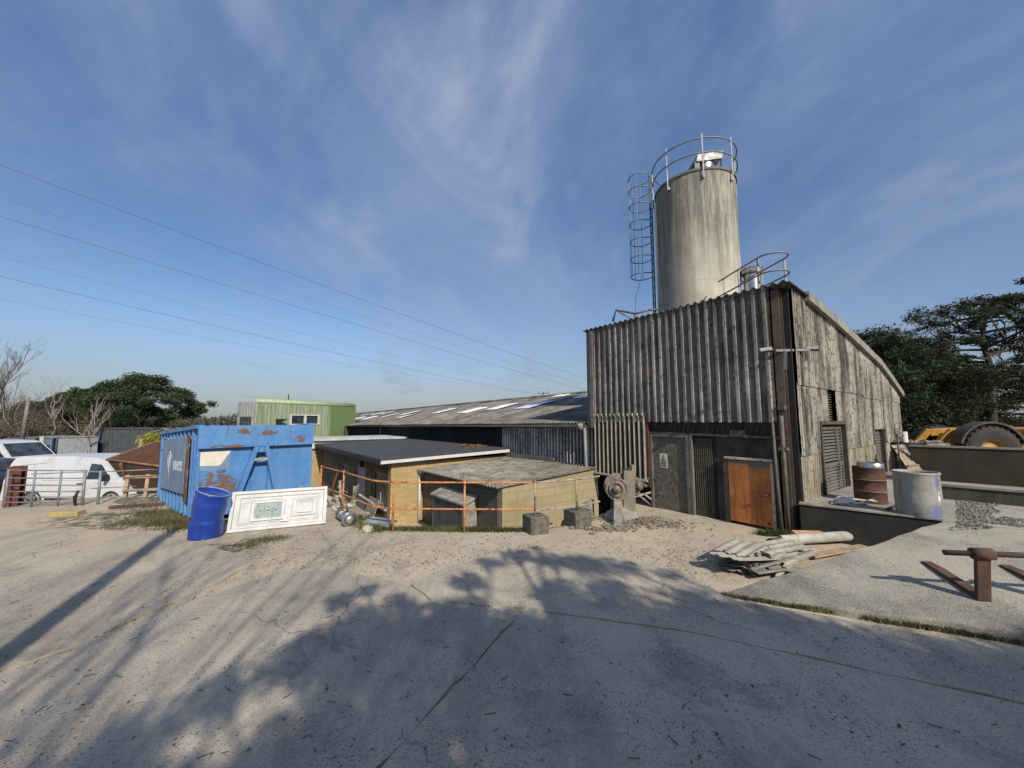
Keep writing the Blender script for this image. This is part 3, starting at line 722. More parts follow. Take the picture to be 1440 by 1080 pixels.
# ------------------------------------------------------------------ long shed
ls = thing('long_shed', 'long low shed with grey roof, rooflights and black wall', 'building', (TC.x, TC.y, 0), ROTB)
SL = .011
def shed_roof(m, x0, x1, yA, yB, zA, zB, per=6, lift=0.0):
    n = int((x1-x0)/.15*per); st = [x0+(x1-x0)*i/n for i in range(n+1)]
    rows = [(yA+(yB-yA)*j/4, zA+(zB-zA)*j/4) for j in range(5)]
    m.add([(a, y, z+SL*a+lift+prof_sin(a,.15,.026)+.03*mnoise.noise(Vector((a*.35,y*.6,1)))) for y, z in rows for a in st],
        [(j*(n+1)+i, j*(n+1)+i+1, (j+1)*(n+1)+i+1, (j+1)*(n+1)+i) for j in range(4) for i in range(n)], True)
EZ, RZ_ = 2.20, 3.80; RYm = 6.4
SROOF = corr_mat('mossy_shed_roof', (.30,.285,.255), (.19,.185,.165), .15, moss=(.075,.072,.06), moss_amt=.75, valley=.55, streak=1.4)
m = M(); shed_roof(m, -33.0, -5.0, -.22, RYm, EZ, RZ_); shed_roof(m, -33.0, -5.0, RYm, 12.8, RZ_, 2.3, 4)
shed_roof(m, -58.0, -33.0, 1.15, RYm, EZ+(RZ_-EZ)*1.53/6.78, RZ_, 4)
obj('roof', m, SROOF, ls, fix=False)
m = M(); m.tube([(-58.0,RYm,RZ_+.03-SL*58), (-5.0,RYm,RZ_+.03-SL*5)], .09, 8); obj('ridge_capping', m, SROOF, ls)
def roof_z(x, y): return EZ+(RZ_-EZ)*(y+.38)/6.78+SL*x
RLM = simple('milky_rooflight', (.78,.79,.79), (.62,.64,.66), 1.5, .25, 0, .05, 30, dirt=(.3,.3,.28), dirt_amt=.4)
RLB = simple('clear_rooflight', (.42,.50,.62), (.55,.6,.68), 2, .12, 0, .05, 30)
for (s_, w_, ln, wd, b_) in [(17.6,3.0,1.5,1.05,0),(15.3,3.6,1.6,1.05,0),(12.3,3.4,1.7,1.25,1),(22.0,3.5,1.5,1.05,0),(28.5,3.6,1.6,1.1,0),(31.7,3.0,1.5,1.0,0),(26.0,2.1,.9,1.0,0),
                       (37.5,4.8,1.4,1.1,0),(41.0,4.9,1.4,1.1,0),(45.0,5.0,1.4,1.1,0),(36.0,2.4,1.3,1.3,0),(40.5,2.6,1.2,1.3,0),(13.0,6.0,.55,1.0,0),(10.3,5.3,1.4,1.05,0)]:
    m = M(); n = int(wd/.15*6)
    m.add([(-s_+wd*i/n, w_+q*ln-ln/2, roof_z(-s_+wd*i/n, w_+q*ln-ln/2)+.05+prof_sin(-s_+wd*i/n,.15,.026)) for q in (0,1) for i in range(n+1)], [(i,i+1,n+1+i+1,n+1+i) for i in range(n)], True)
    obj('rooflight', m, RLB if b_ else RLM, ls, fix=False)
BITM = corr_mat('black_coated_wall_sheet', (.030,.034,.042), (.021,.024,.03), .3, moss=(.010,.011,.012), moss_amt=.6, valley=.3, streak=3)
WSTR = corr_mat('white_streaked_wall_sheet', (.74,.73,.69), (.42,.42,.40), FIBP, moss=(.07,.068,.065), moss_amt=.8, valley=1.0, streak=5)
m = M(); cladding(m, 'x', -9.75, -4.9, .02, lambda a: .1 if a > -9 else -.3, lambda a: 2.1+SL*a, .15, .05, prof_sin, rows=2, per=8); obj('ribbed_wall', m, WSTR, ls)
m = M(); cladding(m, 'x', -33.0, -9.7, .03, -1.4, lambda a: 2.12+SL*a, .3, .02, prof_trap, rows=1); cladding(m, 'x', -58, -33, 1.5, -1.5, lambda a: 2.5+SL*a, .3, .02, prof_trap)
obj('black_wall', m, BITM, ls)
m = M(); m.beam((-24.4,-.02,.3),(-24.6,-.02,1.8),.12,.05); obj('wall_pipe', m, simple('pale_wall_pipe', (.30,.24,.20), None, 4, .8), ls)
m = M()
m.tube([(-33.1,-.24,EZ-.10-SL*33),(-5.05,-.24,EZ-.10-SL*5)], .05, 8); m.box(-33.05,-32.85,-.40,.05,-1.3,1.78)
obj('gutter', m, simple('old_gutter', (.035,.033,.03), (.06,.055,.05), 4, .8), ls)
m = M(); m.tube([(-5.25,-.30,EZ-.08),(-5.25,-.26,EZ-.26)], .09, 8); m.tube([(-5.1,-.26,EZ-.2),(-5.1,-.2,-.2)], .045, 8); obj('gutter_outlet', m, simple('pale_outlet', (.28,.27,.22), None, 6, .8), ls)
m = M(); m.box(-33,-5,12.4,12.6,-1.4,2.2); m.prism([(-33,0.05,-1.4),(-33,12.4,-1.4),(-33,12.4,1.9),(-33,RYm,3.35),(-33,0.05,1.7)], (.1,0,0)); obj('rear_wall', m, BITM, ls)

# ------------------------------------------------------------------ small block-built lean-to
def brick(name, c1, c2, mort, sx=1.0, rowh=.075, bw=.225, bumpd=.006, grime=.4, gcol=(.07,.065,.05)):
    k = N(name); x,y,z = k.sep()
    v = k.comb(k.math('ADD', x, y), z, 0.0)
    b = k.n('TexBrick'); k.L(v, b.inputs['Vector']); b.inputs['Scale'].default_value = 1
    b.inputs['Brick Width'].default_value = bw; b.inputs['Row Height'].default_value = rowh; b.inputs['Mortar Size'].default_value = .006*rowh/.075
    b.inputs['Color1'].default_value = (*c1,1); b.inputs['Color2'].default_value = (*c2,1); b.inputs['Mortar'].default_value = (*mort,1); b.inputs['Bias'].default_value = -.1
    col = k.mix(k.math('MULTIPLY', k.ramp(k.noise(1.1,7,.65),.45,.68), grime), b.outputs['Color'], gcol)
    col = k.mix(k.math('MULTIPLY', k.ramp(k.noise(1,5,.7,vec=k.map((5,5,.5))),.5,.68), grime*.8), col, gcol)
    return k.done(col, .9, 0, k.bump(b.outputs['Fac'], -.6, bumpd), .2)
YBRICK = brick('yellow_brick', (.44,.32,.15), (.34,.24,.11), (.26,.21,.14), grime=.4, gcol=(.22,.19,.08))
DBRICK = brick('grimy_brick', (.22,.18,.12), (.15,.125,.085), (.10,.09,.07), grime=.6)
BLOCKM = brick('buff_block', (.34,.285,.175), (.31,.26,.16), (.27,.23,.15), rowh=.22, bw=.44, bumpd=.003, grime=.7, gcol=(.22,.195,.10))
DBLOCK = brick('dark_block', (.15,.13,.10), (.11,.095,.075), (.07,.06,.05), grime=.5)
bl = thing('block_store', 'small block-built store with corrugated roof behind the railing', 'shed', (TC.x, TC.y, 0), ROTB)
X0, X1, Y0 = -9.32, -4.80, -3.54
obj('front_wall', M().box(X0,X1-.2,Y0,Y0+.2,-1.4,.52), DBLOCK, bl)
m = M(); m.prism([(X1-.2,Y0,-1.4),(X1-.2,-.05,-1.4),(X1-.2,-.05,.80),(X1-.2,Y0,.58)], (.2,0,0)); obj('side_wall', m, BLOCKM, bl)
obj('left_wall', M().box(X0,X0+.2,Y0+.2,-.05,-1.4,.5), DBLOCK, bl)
m = M(); n = int((X1-X0+.3)/.146*8); st = [X0-.15+(X1-X0+.22)*i/n for i in range(n+1)]
m.add([(a, y, z+prof_sin(a,.146,.027)+.006*(a-X1)) for y, z in ((Y0-.22,.615),(-1.8,.73),(-.02,.84)) for a in st], [(j*(n+1)+i, j*(n+1)+i+1, (j+1)*(n+1)+i+1, (j+1)*(n+1)+i) for j in range(2) for i in range(n)], True)
o = obj('roof', m, corr_mat('dusty_store_roof', (.33,.31,.26), (.24,.225,.19), .146, moss=(.11,.10,.075), moss_amt=.8, valley=.35, streak=3), bl); md = o.modifiers.new('thick','SOLIDIFY'); md.thickness = .012
m = M(); m.beam((-9.3,-.12,.90),(-6.6,-.12,.92),.05,.12); obj('roof_flashing', m, simple('aged_flashing', (.2,.19,.17)), bl)
m = M(); m.tube([(X0-.02,Y0-.14,.50),(X0-.03,Y0-.12,-1.25)], .04, 10); m.box(X0-.1,X0+.25,Y0-.2,Y0-.06,.50,.58); obj('downpipe', m, WHITE, bl)
# coal bunker against it
bk = thing('concrete_bunker', 'small concrete bunker with dark doors against the block store', 'bunker', (TC.x, TC.y, 0), ROTB)
m = M(); bx0, bx1 = -7.78,-5.92; bz = .05; BD = .40
m.prism([(bx0,Y0-BD,-1.3),(bx0,Y0-.02,-1.3),(bx0,Y0-.02,bz+.08),(bx0,Y0-BD,bz-.05)], (.08,0,0)); m.prism([(bx1-.08,Y0-BD,-1.3),(bx1-.08,Y0-.02,-1.3),(bx1-.08,Y0-.02,bz+.08),(bx1-.08,Y0-BD,bz-.05)], (.08,0,0))
m.box(bx0+.08,bx1-.08,Y0-.1,Y0-.02,-1.3,bz); obj('walls', m, CONC, bk)
m = M(); m.prism([(bx0-.06,Y0-BD-.06,bz-.04),(bx1+.06,Y0-BD-.06,bz-.04),(bx1+.06,Y0-.02,bz+.13),(bx0-.06,Y0-.02,bz+.13)], (0,0,.06)); obj('lid', m, CONC, bk, bevel=.01)
for i in range(2): obj('door', M().box(bx0+.10+i*.84,bx0+.92+i*.84,Y0-BD-.01,Y0-BD+.02,-1.28,bz-.07), simple('dark_door', (.09,.095,.10), (.06,.06,.065), 4, .7, streak=5), bk, bevel=.005)

# ------------------------------------------------------------------ flat-roofed brick building
bb = thing('brick_building', 'flat-roofed brick building in black felt and white fascia', 'building', (TC.x, TC.y, 0), ROTB)
BX0, BX1, BY = -19.8, -9.42, -4.62
def wall_with_holes(m, x0, x1, y0, y1, z0, z1, holes):
    cur = x0
    for (a, b, c, d_) in sorted(holes):
        if a > cur: m.box(cur, a, y0, y1, z0, z1)
        if c > z0: m.box(a, b, y0, y1, z0, c)
        if d_ < z1: m.box(a, b, y0, y1, d_, z1)
        cur = b
    m.box(cur, x1, y0, y1, z0, z1)
G_ = Vector((-3.9, 12.5, 0)); gx = tl(G_).x
holes = [(gx-6.7,gx-5.1,-.75,.28),(gx-3.95,gx-2.75,-1.25,.42),(gx-2.05,gx-.42,-.65,.45)]
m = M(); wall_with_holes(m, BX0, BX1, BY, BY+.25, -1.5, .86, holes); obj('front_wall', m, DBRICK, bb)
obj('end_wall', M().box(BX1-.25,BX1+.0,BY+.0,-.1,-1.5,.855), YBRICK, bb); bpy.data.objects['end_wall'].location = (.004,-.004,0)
m = M(); m.box(BX0,BX0+.2,BY+.25,-.1,-1.5,.86); m.box(BX0+.3,BX1-.3,BY+1.4,BY+1.5,-1.5,.8); obj('rear_wall', m, BLACK, bb)
m = M(); m.prism([(BX0-.3,BY-.42,.98),(BX1+.22,BY-.42,.98),(BX1+.22,-.06,1.13),(BX0-.3,-.06,1.13)], (0,0,.03)); obj('roof', m, FELT, bb)
m = M(); m.box(BX0-.3,BX1+.22,BY-.44,BY-.40,.84,.985); obj('fascia', m, simple('black_fascia', (.028,.028,.03), (.045,.045,.045), 3, .7), bb)
m = M(); m.box(BX0-.2,BX1+.1,BY-.40,BY-.0,.845,.87); m.box(BX0-.2,BX1+.1,BY-.43,BY-.40,.80,.838); obj('soffit', m, simple('grey_soffit', (.10,.092,.08), (.06,.055,.05), 4, .85), bb)
m = M(); m.prism([(BX1+.22,BY-.42,.86),(BX1+.22,-.06,1.0),(BX1+.22,-.06,1.125),(BX1+.22,BY-.42,.978)], (.025,0,0)); obj('end_fascia', m, WHITE, bb)
m = M(); m.prism([(BX1+.22,BY-.42,.97),(BX1+.22,-.06,1.12),(BX1+.22,-.06,1.16),(BX1+.22,BY-.42,1.01)], (.04,0,0)); obj('roof_edge', m, FELT, bb)
def window(par, x0, x1, z0, z1, y, bars, sill=True, name='window'):
    m = M(); t_ = .055
    m.box(x0,x1,y,y+.06,z0,z0+t_); m.box(x0,x1,y,y+.06,z1-t_,z1); m.box(x0,x0+t_,y,y+.06,z0+t_,z1-t_); m.box(x1-t_,x1,y,y+.06,z0+t_,z1-t_)
    for b_ in bars:
        if b_[0] == 'v': m.box(b_[1]-.02,b_[1]+.02,y,y+.055,z0+t_,z1-t_)
        else: m.box(x0+t_,x1-t_,y+.002,y+.052,b_[1]-.02,b_[1]+.02)
    o = obj(name, m, simple('grey_white_frame', (.42,.45,.47), (.32,.34,.35), 6, .5), par)
    obj('pane', M().box(x0+.03,x1-.03,y+.02,y+.03,z0+.03,z1-.03), GLASS, o)
    if sill: obj('sill', M().box(x0-.08,x1+.08,y-.14,y+.01,z0-.06,z0-.003), simple('pale_sill', (.50,.50,.48), (.38,.38,.36), 5, .6), o)
window(bb, holes[0][0], holes[0][1], holes[0][2], holes[0][3], BY+.08, [('h',.02),('v',holes[0][0]+.8)])
window(bb, holes[2][0], holes[2][1], holes[2][2], holes[2][3], BY+.08, [('h',.12),('v',holes[2][0]+.8)])
a, b, c, d_ = holes[1]
dr_ = obj('door', M().box(a+.05,b-.05,BY+.06,BY+.10,c,d_-.05), simple('pale_blue_door', (.30,.34,.42), (.24,.27,.34), 4, .5), bb)
m = M(); m.box(a,a+.05,BY+.03,BY+.12,c,d_); m.box(b-.05,b,BY+.03,BY+.12,c,d_); m.box(a+.05,b-.05,BY+.03,BY+.12,d_-.05,d_); obj('frame', m, simple('pale_sill', (.5,.5,.48)), dr_)
m = M(); m.tube([(b-.14,BY+.06,-.3),(b-.14,BY+.01,-.3),(b-.24,BY+.01,-.3)], .012, 6); obj('handle', m, STEEL, dr_)
m = M(); m.box(gx-3.2,gx-3.05,BY-.12,BY,.45,.72); obj('wall_lamp', m, DPLAST, bb)
m = M(); m.box(-11.2,-9.6,-.9,-.5,1.16,1.17)
# a board leaning on its wall, dead leaves on the roof
m = M(); p0 = Vector((gx-1.55,BY-.45,-1.35)); m.prism([p0, p0+Vector((.95,0,0)), p0+Vector((.95,.3,.95)), p0+Vector((0,.3,.95))], (0,-.03,0))
o = obj('leaning_board', m, WOOD_GREY, None, loc=(TC.x,TC.y,0), rotz=ROTB); tag(o, 'weathered grey board leaning on the brick wall under the window', 'board')
m = M(); r_ = random.Random(3)
for i in range(40): m.beam((-11.0+r_.gauss(0,.35),-.75+r_.gauss(0,.2),1.13+r_.uniform(0,.08)),(-11.0+r_.gauss(0,.4),-.75+r_.gauss(0,.25),1.13+r_.uniform(0,.12)),.03,.012)
o = obj('dead_leaves', m, simple('dead_leaf', (.30,.15,.06), (.20,.10,.05), 9, .9), None, loc=(TC.x,TC.y,0), rotz=ROTB); tag(o, 'small heap of dead twigs and leaves on the felt roof', 'leaves', kind='stuff')

# small brick annexe further left and the green building
an = thing('brick_annexe', 'low yellow brick annexe with pale roof between green building and container', 'building', (-10.9,20.6,-1.4), radians(-53))
obj('wall', M().box(-3,.2,0,6,0,2.15), YBRICK, an); obj('roof', M().box(-3.2,.5,-.3,6,2.55,2.65), simple('pale_flat_roof', (.50,.50,.47), None, 2, .8), an)
obj('upper_band', M().box(-3.1,.35,-.1,6,2.15,2.55), simple('pale_band', (.55,.56,.56), (.4,.41,.41), 2, .7), an)
gb = thing('green_building', 'green profiled-metal building with curved eaves and a two-light window', 'building', (-17.9,27,-1.5), atan2(35.5-27, -14.5+17.9))
GL = 9.15; GH = 5.3; GD = 2.0
k = N('faded_green_sheet'); x,y,z = k.sep()
st_ = k.noise(1,6,.7,vec=k.map((5,5,.35)))
base = k.mix(k.ramp(x, 6.2, 6.5), k.mix(k.ramp(st_,.35,.62), (.19,.24,.135), (.33,.36,.26)), (.13,.185,.075))
base = k.mix(k.math('MULTIPLY', k.ramp(z, 2.9, 2.5), k.ramp(x, 4.6, 4.2, 0, .8)), base, (.12,.19,.065))
wv = k.ramp(k.math('SINE', k.math('MULTIPLY', x, 2*pi/.3)), .55, .95)
base = k.mix(k.math('MULTIPLY', wv, .35), base, (.10,.15,.06))
GREENM = k.done(base, .6, 0, k.bump(k.noise(30,4),.1,.004), .3)
# wall with hole for the window
hx0, hx1, hz0, hz1 = 2.55, 5.25, 3.45, 4.15
m = M()
for (a,b,lo,hi) in ((0,hx0,0,GH-.3),(hx0,hx1,0,hz0),(hx0,hx1,hz1,GH-.3),(hx1,GL,0,GH-.3)): cladding(m, 'x', a, b, 0, lo, hi, .3, .03, prof_trap)
obj('front_wall', m, GREENM, gb)
m = M(); nseg = 6
pts = [(0-.0, -.03, GH-.3)]
m.add([(xx, -.03+.3*(1-cos(pi/2*j/nseg)), GH-.3+.3*sin(pi/2*j/nseg)) for j in range(nseg+1) for xx in (-.05,GL+.05)], [(2*j,2*j+1,2*j+3,2*j+2) for j in range(nseg)], True)
m.add([(-.05,.27,GH),(GL+.05,.27,GH),(GL+.05,GD,GH+.25),(-.05,GD,GH+.25)], [(0,1,2,3)])
o = obj('roof', m, simple('pale_green_roof', (.36,.42,.28), (.28,.34,.2), 2, .6), gb); md = o.modifiers.new('t','SOLIDIFY'); md.thickness = .02
m = M(); cladding(m, 'y', 0, GD, -.02, 0, GH-.25, .3, .03, prof_trap, sign=-1); obj('left_wall', m, simple('grey_side_sheet', (.34,.35,.33), (.24,.25,.24), 2, .7, streak=4), gb)
m = M(); cladding(m, 'y', 0, GD, GL+.0, 0, GH-.25, .3, .03, prof_trap, sign=1); m.box(GL-.12,GL+.04,-.08,.05,0,GH-.1); obj('right_wall', m, GREENM, gb)
m = M(); m.box(hx0,hx0+.14,-.08,.04,hz0-.05,hz1+.05); m.box(hx1-.14,hx1,-.08,.04,hz0-.05,hz1+.05); m.box((hx0+hx1)/2-.09,(hx0+hx1)/2+.09,-.08,.04,hz0,hz1); m.box(hx0+.14,hx1-.14,-.07,.04,hz0-.05,hz0+.03); m.box(hx0+.14,hx1-.14,-.07,.04,hz1-.03,hz1+.05)
wf = obj('window', m, WHITE, gb); obj('pane', M().box(hx0+.1,hx1-.1,.0,.02,hz0,hz1), GLASS, wf)
m = M(); m.beam((1.4,-.05,3.75),(2.0,-.45,3.8),.12,.12); m.box(1.3,1.75,-.5,-.2,3.65,3.85); obj('wall_lamp', m, DPLAST, gb)
obj('side_window', M().box(-.10,-.03,.5,1.6,2.9,4.0), GLASS, gb)
m = M(); m.tube([(3.0,.8,GH),(3.0,.8,GH+.5)], .04, 6); obj('flue', m, DPLAST, gb)

# ================================================================== yard objects
# ------------------------------------------------------------------ blue roll-on container
CA = atan2(.766, .643)
ct = thing('roll_on_container', 'large rusty blue open-topped waste container', 'container', (-6.72, 8.32, .13), CA); ct.rotation_euler = (radians(-3), 0, CA)
def blue_mat(name, ells, axis):
    k = N(name); x,y,z = k.sep(); a = x if axis == 'x' else y
    col = k.mix(k.ramp(k.noise(1.3,7,.65),.35,.65), (.065,.19,.42), (.095,.23,.44))
    col = k.mix(k.math('MULTIPLY', k.ramp(k.noise(1,6,.7,vec=k.map((7,7,.7))),.5,.68), .45), col, (.16,.26,.38))
    col = k.mix(k.math('MULTIPLY', k.ramp(k.noise(6,8,.75),.60,.68),.6), col, (.04,.09,.20))
    n = k.noise(5, 10, .72, dist=.5); f = None
    for (ca, cb, ra, rb) in ells:
        e = k.ell(a, z, ca, cb, ra, rb); f = e if f is None else k.math('MAXIMUM', f, e)
    g_ = k.ramp(n, .62, .68)
    if f is not None:
        g_ = k.math('MAXIMUM', g_, k.ramp(k.math('ADD', k.math('MULTIPLY', f, .75), k.math('MULTIPLY', k.math('SUBTRACT', n, .5), 3.0)), .38, .66))
    rs_ = k.math('MULTIPLY', k.ramp(k.noise(1,7,.75,vec=k.map((16,16,.9))), .56, .68), k.ramp(z, .9, 1.6, .25, .85)); g_ = k.math('MAXIMUM', g_, rs_)
    rc = k.mix(k.ramp(k.noise(14,6,.7),.35,.65), (.19,.085,.04), (.12,.09,.06))
    col = k.mix(g_, col, rc)
    return k.done(col, k.math('ADD', k.math('MULTIPLY', g_, .35), .45), 0, k.bump(k.math('ADD', k.noise(2.6,5), k.math('MULTIPLY', g_, .2)), .7, .04), .3)
BF = blue_mat('worn_blue_front', [(.85,1.83,.26,.10),(.42,.66,.50,.50),(.55,1.50,.7,.06),(1.35,1.80,.25,.10),(2.05,1.62,.2,.12)], 'x')
BS = blue_mat('worn_blue_side', [(.62,1.3,.12,.45),(.75,.5,.15,.35)], 'y')
BGREY = simple('faded_grey_blue', (.17,.25,.36), (.13,.19,.28), 1.6, .6, 0, .1, 30, streak=7, dirt=(.24,.27,.30), dirt_amt=.4)
CW, CL, CH = 2.4, 4.35, 1.97
m = M(); m.box(0,1.02,.04,.09,.0,CH); m.box(1.38,CW,.04,.09,0,CH); m.box(1.02,1.38,.10,.15,0,CH); m.box(.72,1.02,.0401,.10,0,.02)
fr = obj('front_plate', m, BF, ct)
m = M(); m.box(0,CW,-.03,.039,1.56,CH); m.box(0,CW,-.07,-.03,1.47,1.57); m.box(1.66,1.675,-.034,-.03,1.58,CH-.02)
obj('upper_band', m, BF, ct, bevel=.008)
m = M(); m.beam((1.10,-.03,1.47),(.66,-.03,.0),.09,.13,(0,1,0)); m.beam((1.30,-.03,1.47),(1.62,-.03,.0),.09,.13,(0,1,0)); m.box(1.05,1.35,-.06,.06,1.33,1.46)
obj('hook_frame', m, BF, ct, bevel=.006)
m = M(); m.beam((1.04,-.07,1.17),(1.36,-.07,1.17),.05,.06); obj('hook_bar', m, simple('yellowed_bar', (.42,.38,.25), (.25,.22,.17), 8, .6, rust=.2), ct)
m = M(); m.prism([(.03,.036,1.10),(.42,.036,1.08),(.62,.036,1.40),(.03,.036,1.41)], (0,-.006,0)); obj('notice_plate', m, simple('cream_plate', (.66,.63,.52), (.58,.55,.45), 5, .5), ct)
m = M(); m.box(.03,.60,.037,.0395,1.0,1.4); obj('old_plate', m, simple('dull_blue_plate', (.18,.27,.42), None, 5, .6), ct)
m = M()
cladding(m, 'y', .55, CL, .10, .0, CH-.05, .42, .10, prof_trap, sign=-1)
for y_ in (.55, CL): m.box(.0,.12,y_-.04,y_+.0,0,CH-.04)
obj('side_wall', m, BS, ct)
m = M(); m.box(-.03,.12,.04,CL+.04,CH-.06,CH+.02); m.box(CW-.12,CW+.03,.04,CL+.04,CH-.06,CH+.05); m.box(0,CW,CL-.04,CL+.06,CH-.06,CH+.03); obj('top_rail', m, BS, ct, bevel=.006)
m = M(); m.box(.13,.18,.09,CL,.0,CH-.06); m.box(CW-.1,CW-.04,.09,CL,0,CH-.06); m.box(.18,CW-.1,CL-.05,CL-.0,0,CH-.06); m.box(.1,CW-.05,.09,CL,-.0,.06); obj('inner_shell', m, simple('rusty_blue_inner', (.10,.15,.22), (.12,.08,.06), 3, .8, rust=.4), ct)
m = M(); m.box(.02,.06,.02,.10,0,CH-.05); m.box(.02,.06,.42,.50,0,CH-.05)
for i in range(7): m.beam((.03,.10,.10+i*.27),(.03,.43,.33+i*.27),.03,.025) if i < 6 else None
m.box(.07,.10,.09,.5,0,CH-.06)
obj('step_lattice', m, BS, ct)
m = M(); m.box(-.028,-.012,1.0,3.75,.46,1.74); pn = obj('side_panel', m, BGREY, ct)
m = M(); m.box(-.02,-.008,.66,.98,.3,1.80); obj('rust_strip', m, simple('rusted_strip', (.20,.30,.42), (.18,.25,.36), 3, .8, rust=.75), ct)
def text_mesh(s, size):
    c = bpy.data.curves.new('lettering', 'FONT'); c.body = s; c.size = size; c.extrude = .002; c.space_character = 1.12; c.align_x = 'CENTER'; c.align_y = 'CENTER'; c.offset = .002
    o = bpy.data.objects.new('tmp', c); COL.objects.link(o)
    dg = bpy.context.evaluated_depsgraph_get(); me = bpy.data.meshes.new_from_object(o.evaluated_get(dg))
    bpy.data.objects.remove(o); me.materials.clear(); return me
FW = simple('faded_white_paint', (.62,.66,.70), (.30,.38,.46), 12, .6)
def on_panel(o, y, z, x=-.031):
    o.matrix_local = Matrix(((0,0,-1,x),(-1,0,0,y),(0,1,0,z),(0,0,0,1)))
me = text_mesh('suez', .50); me.materials.append(simple('white_paint_mark', (.74,.77,.80), (.5,.56,.62), 14, .6)); o = bpy.data.objects.new('lettering', me); COL.objects.link(o); o.parent = pn; on_panel(o, 1.72, 1.12)
o['label'] = 'white lettering suez on the side panel'
m = M(); m.tube([(.20*cos(a), .26*sin(a), 0) for a in [radians(q) for q in range(20, 215, 15)]], .020, 5); m.tube([(.12*cos(a)-.02, .16*sin(a), 0) for a in [radians(q) for q in range(-60, 150, 15)]], .014, 5)
m.tube([(.02,-.40,0),(-.02,-.1,0),(.0,.12,0)], .018, 5); m.tube([(-.24,-.05,0),(-.16,-.16,0)], .014, 5)
o = obj('emblem', m, FW, pn); on_panel(o, 2.72, 1.16, -.022)
# scraps in the container, showing over its rim
m = M(); r_ = random.Random(5)
for i in range(9):
    p = Vector((.2+r_.uniform(0,.5), CL-1.7+r_.uniform(0,1.5), CH-.05)); m.tube([p, p+Vector((r_.uniform(-.5,.2),r_.uniform(-.4,.5),r_.uniform(.05,.16))), p+Vector((r_.uniform(-.6,.3),r_.uniform(-.5,.9),r_.uniform(0,.2)))], .022, 5)
for i in range(6): p = Vector((.3+r_.uniform(0,.8), CL-2.5+r_.uniform(0,2.2), CH-.14)); m.beam(p, p+Vector((r_.uniform(-.3,.3),r_.uniform(-.4,.4),r_.uniform(.1,.22))),.05,.04)
m.box(.3,2.1,.4,4.1,.3,CH-.3)
o = obj('scrap_load', m, simple('mixed_scrap', (.30,.28,.26), (.09,.06,.05), 9, .7, rust=.3), None); o.location = (-6.72,8.32,.13); o.rotation_euler = (radians(-3),0,CA)
tag(o, 'bent pipes and scrap showing over the rim of the blue container', 'scrap')

# ------------------------------------------------------------------ crushed blue drum
def drum_loft(rings, n=36, caps=True):
    m = M(); vs = []
    for (cx, cz, r, ti, *rest) in rings:
        q = rest[0] if rest else 1.0
        for k_ in range(n):
            a = 2*pi*k_/n; lx, ly = r*cos(a), r*q*sin(a)
            vs.append((cx+lx*cos(ti), ly, cz-lx*sin(ti)))
    m.add(vs, [(i*n+k_, i*n+(k_+1)%n, (i+1)*n+(k_+1)%n, (i+1)*n+k_) for i in range(len(rings)-1) for k_ in range(n)], True)
    return m
b0 = gp(289, 755)
m = drum_loft([(0,.0,.295,0),(0,.02,.305,0),(0,.05,.295,0),(.0,.27,.293,.02),(.005,.30,.303,.03),(.01,.33,.29,.04),(.015,.40,.262,.06,1.08),(.025,.46,.285,.10,1.05),(.045,.62,.300,.16),(.05,.655,.312,.18),(.055,.69,.300,.2),(.085,.86,.30,.30),(.09,.885,.312,.32),(.095,.91,.305,.32),(.095,.905,.285,.32),(.09,.895,.285,.32),(.09,.895,.01,.32)])
BLUEP = simple('blue_drum_paint', (.012,.05,.33), (.009,.038,.24), 3, .3, 0, .1, 20, dirt=(.015,.03,.12), dirt_amt=.4)
bd = thing('blue_drum', 'crumpled bright blue drum at the container corner', 'drum', tuple(b0), radians(8)); obj('drum_shell', m, BLUEP, bd); bd.scale = (.92,.92,.93)
m = M(); m.tube([(.095+.29*cos(a)*cos(.32), .29*sin(a), .905-.29*cos(a)*sin(.32)) for a in [2*pi*i/24 for i in range(25)]], .012, 5, caps=False)
for i in range(5): m.blob((.0+.09*i-.1,-.2+.02*i,.93-.03*i),.022,5,4,.3)
obj('scuffed_rim', m, simple('scuffed_blue', (.10,.18,.50), (.45,.50,.60), 16, .5), bd)

# ------------------------------------------------------------------ white house door lying on its side
BL = gp(318, 750, .015); BR = gp(458, 736, .015); ang = atan2(BR.y-BL.y, BR.x-BL.x); DLn = (BR-BL).length; DW = .80
wd = thing('white_door', 'white panelled house door lying on its side with leaded glass', 'door', tuple(BL), ang); wd.rotation_euler = (radians(66), 0, ang)
def rect_ring(m, x0, x1, y0, y1, t_, z0, z1):
    m.box(x0,x1,y0,y0+t_,z0,z1); m.box(x0,x1,y1-t_,y1,z0,z1); m.box(x0,x0+t_,y0+t_,y1-t_,z0,z1); m.box(x1-t_,x1,y0+t_,y1-t_,z0,z1)
sx_ = DLn/1.8
obj('slab', M().box(.045,DLn-.045,.045,DW-.045,-.045,-.012), WHITE, wd)
m = M(); rect_ring(m, 0, DLn, 0, DW, .06, -.055, .012); obj('frame', m, WHITE, wd, bevel=.005)
m = M(); rect_ring(m, .14, DLn-.14, .12, DW-.12, .018, -.012, -.0)
rect_ring(m, DLn*.63, DLn*.88, .22, DW-.22, .03, -.012, .004); rect_ring(m, DLn*.68, DLn*.83, .28, DW-.28, .02, -.012, .006)
rect_ring(m, DLn*.21, DLn*.54, .18, DW-.22, .045, -.012, .008); obj('moulding', m, WHITE, wd, bevel=.004)
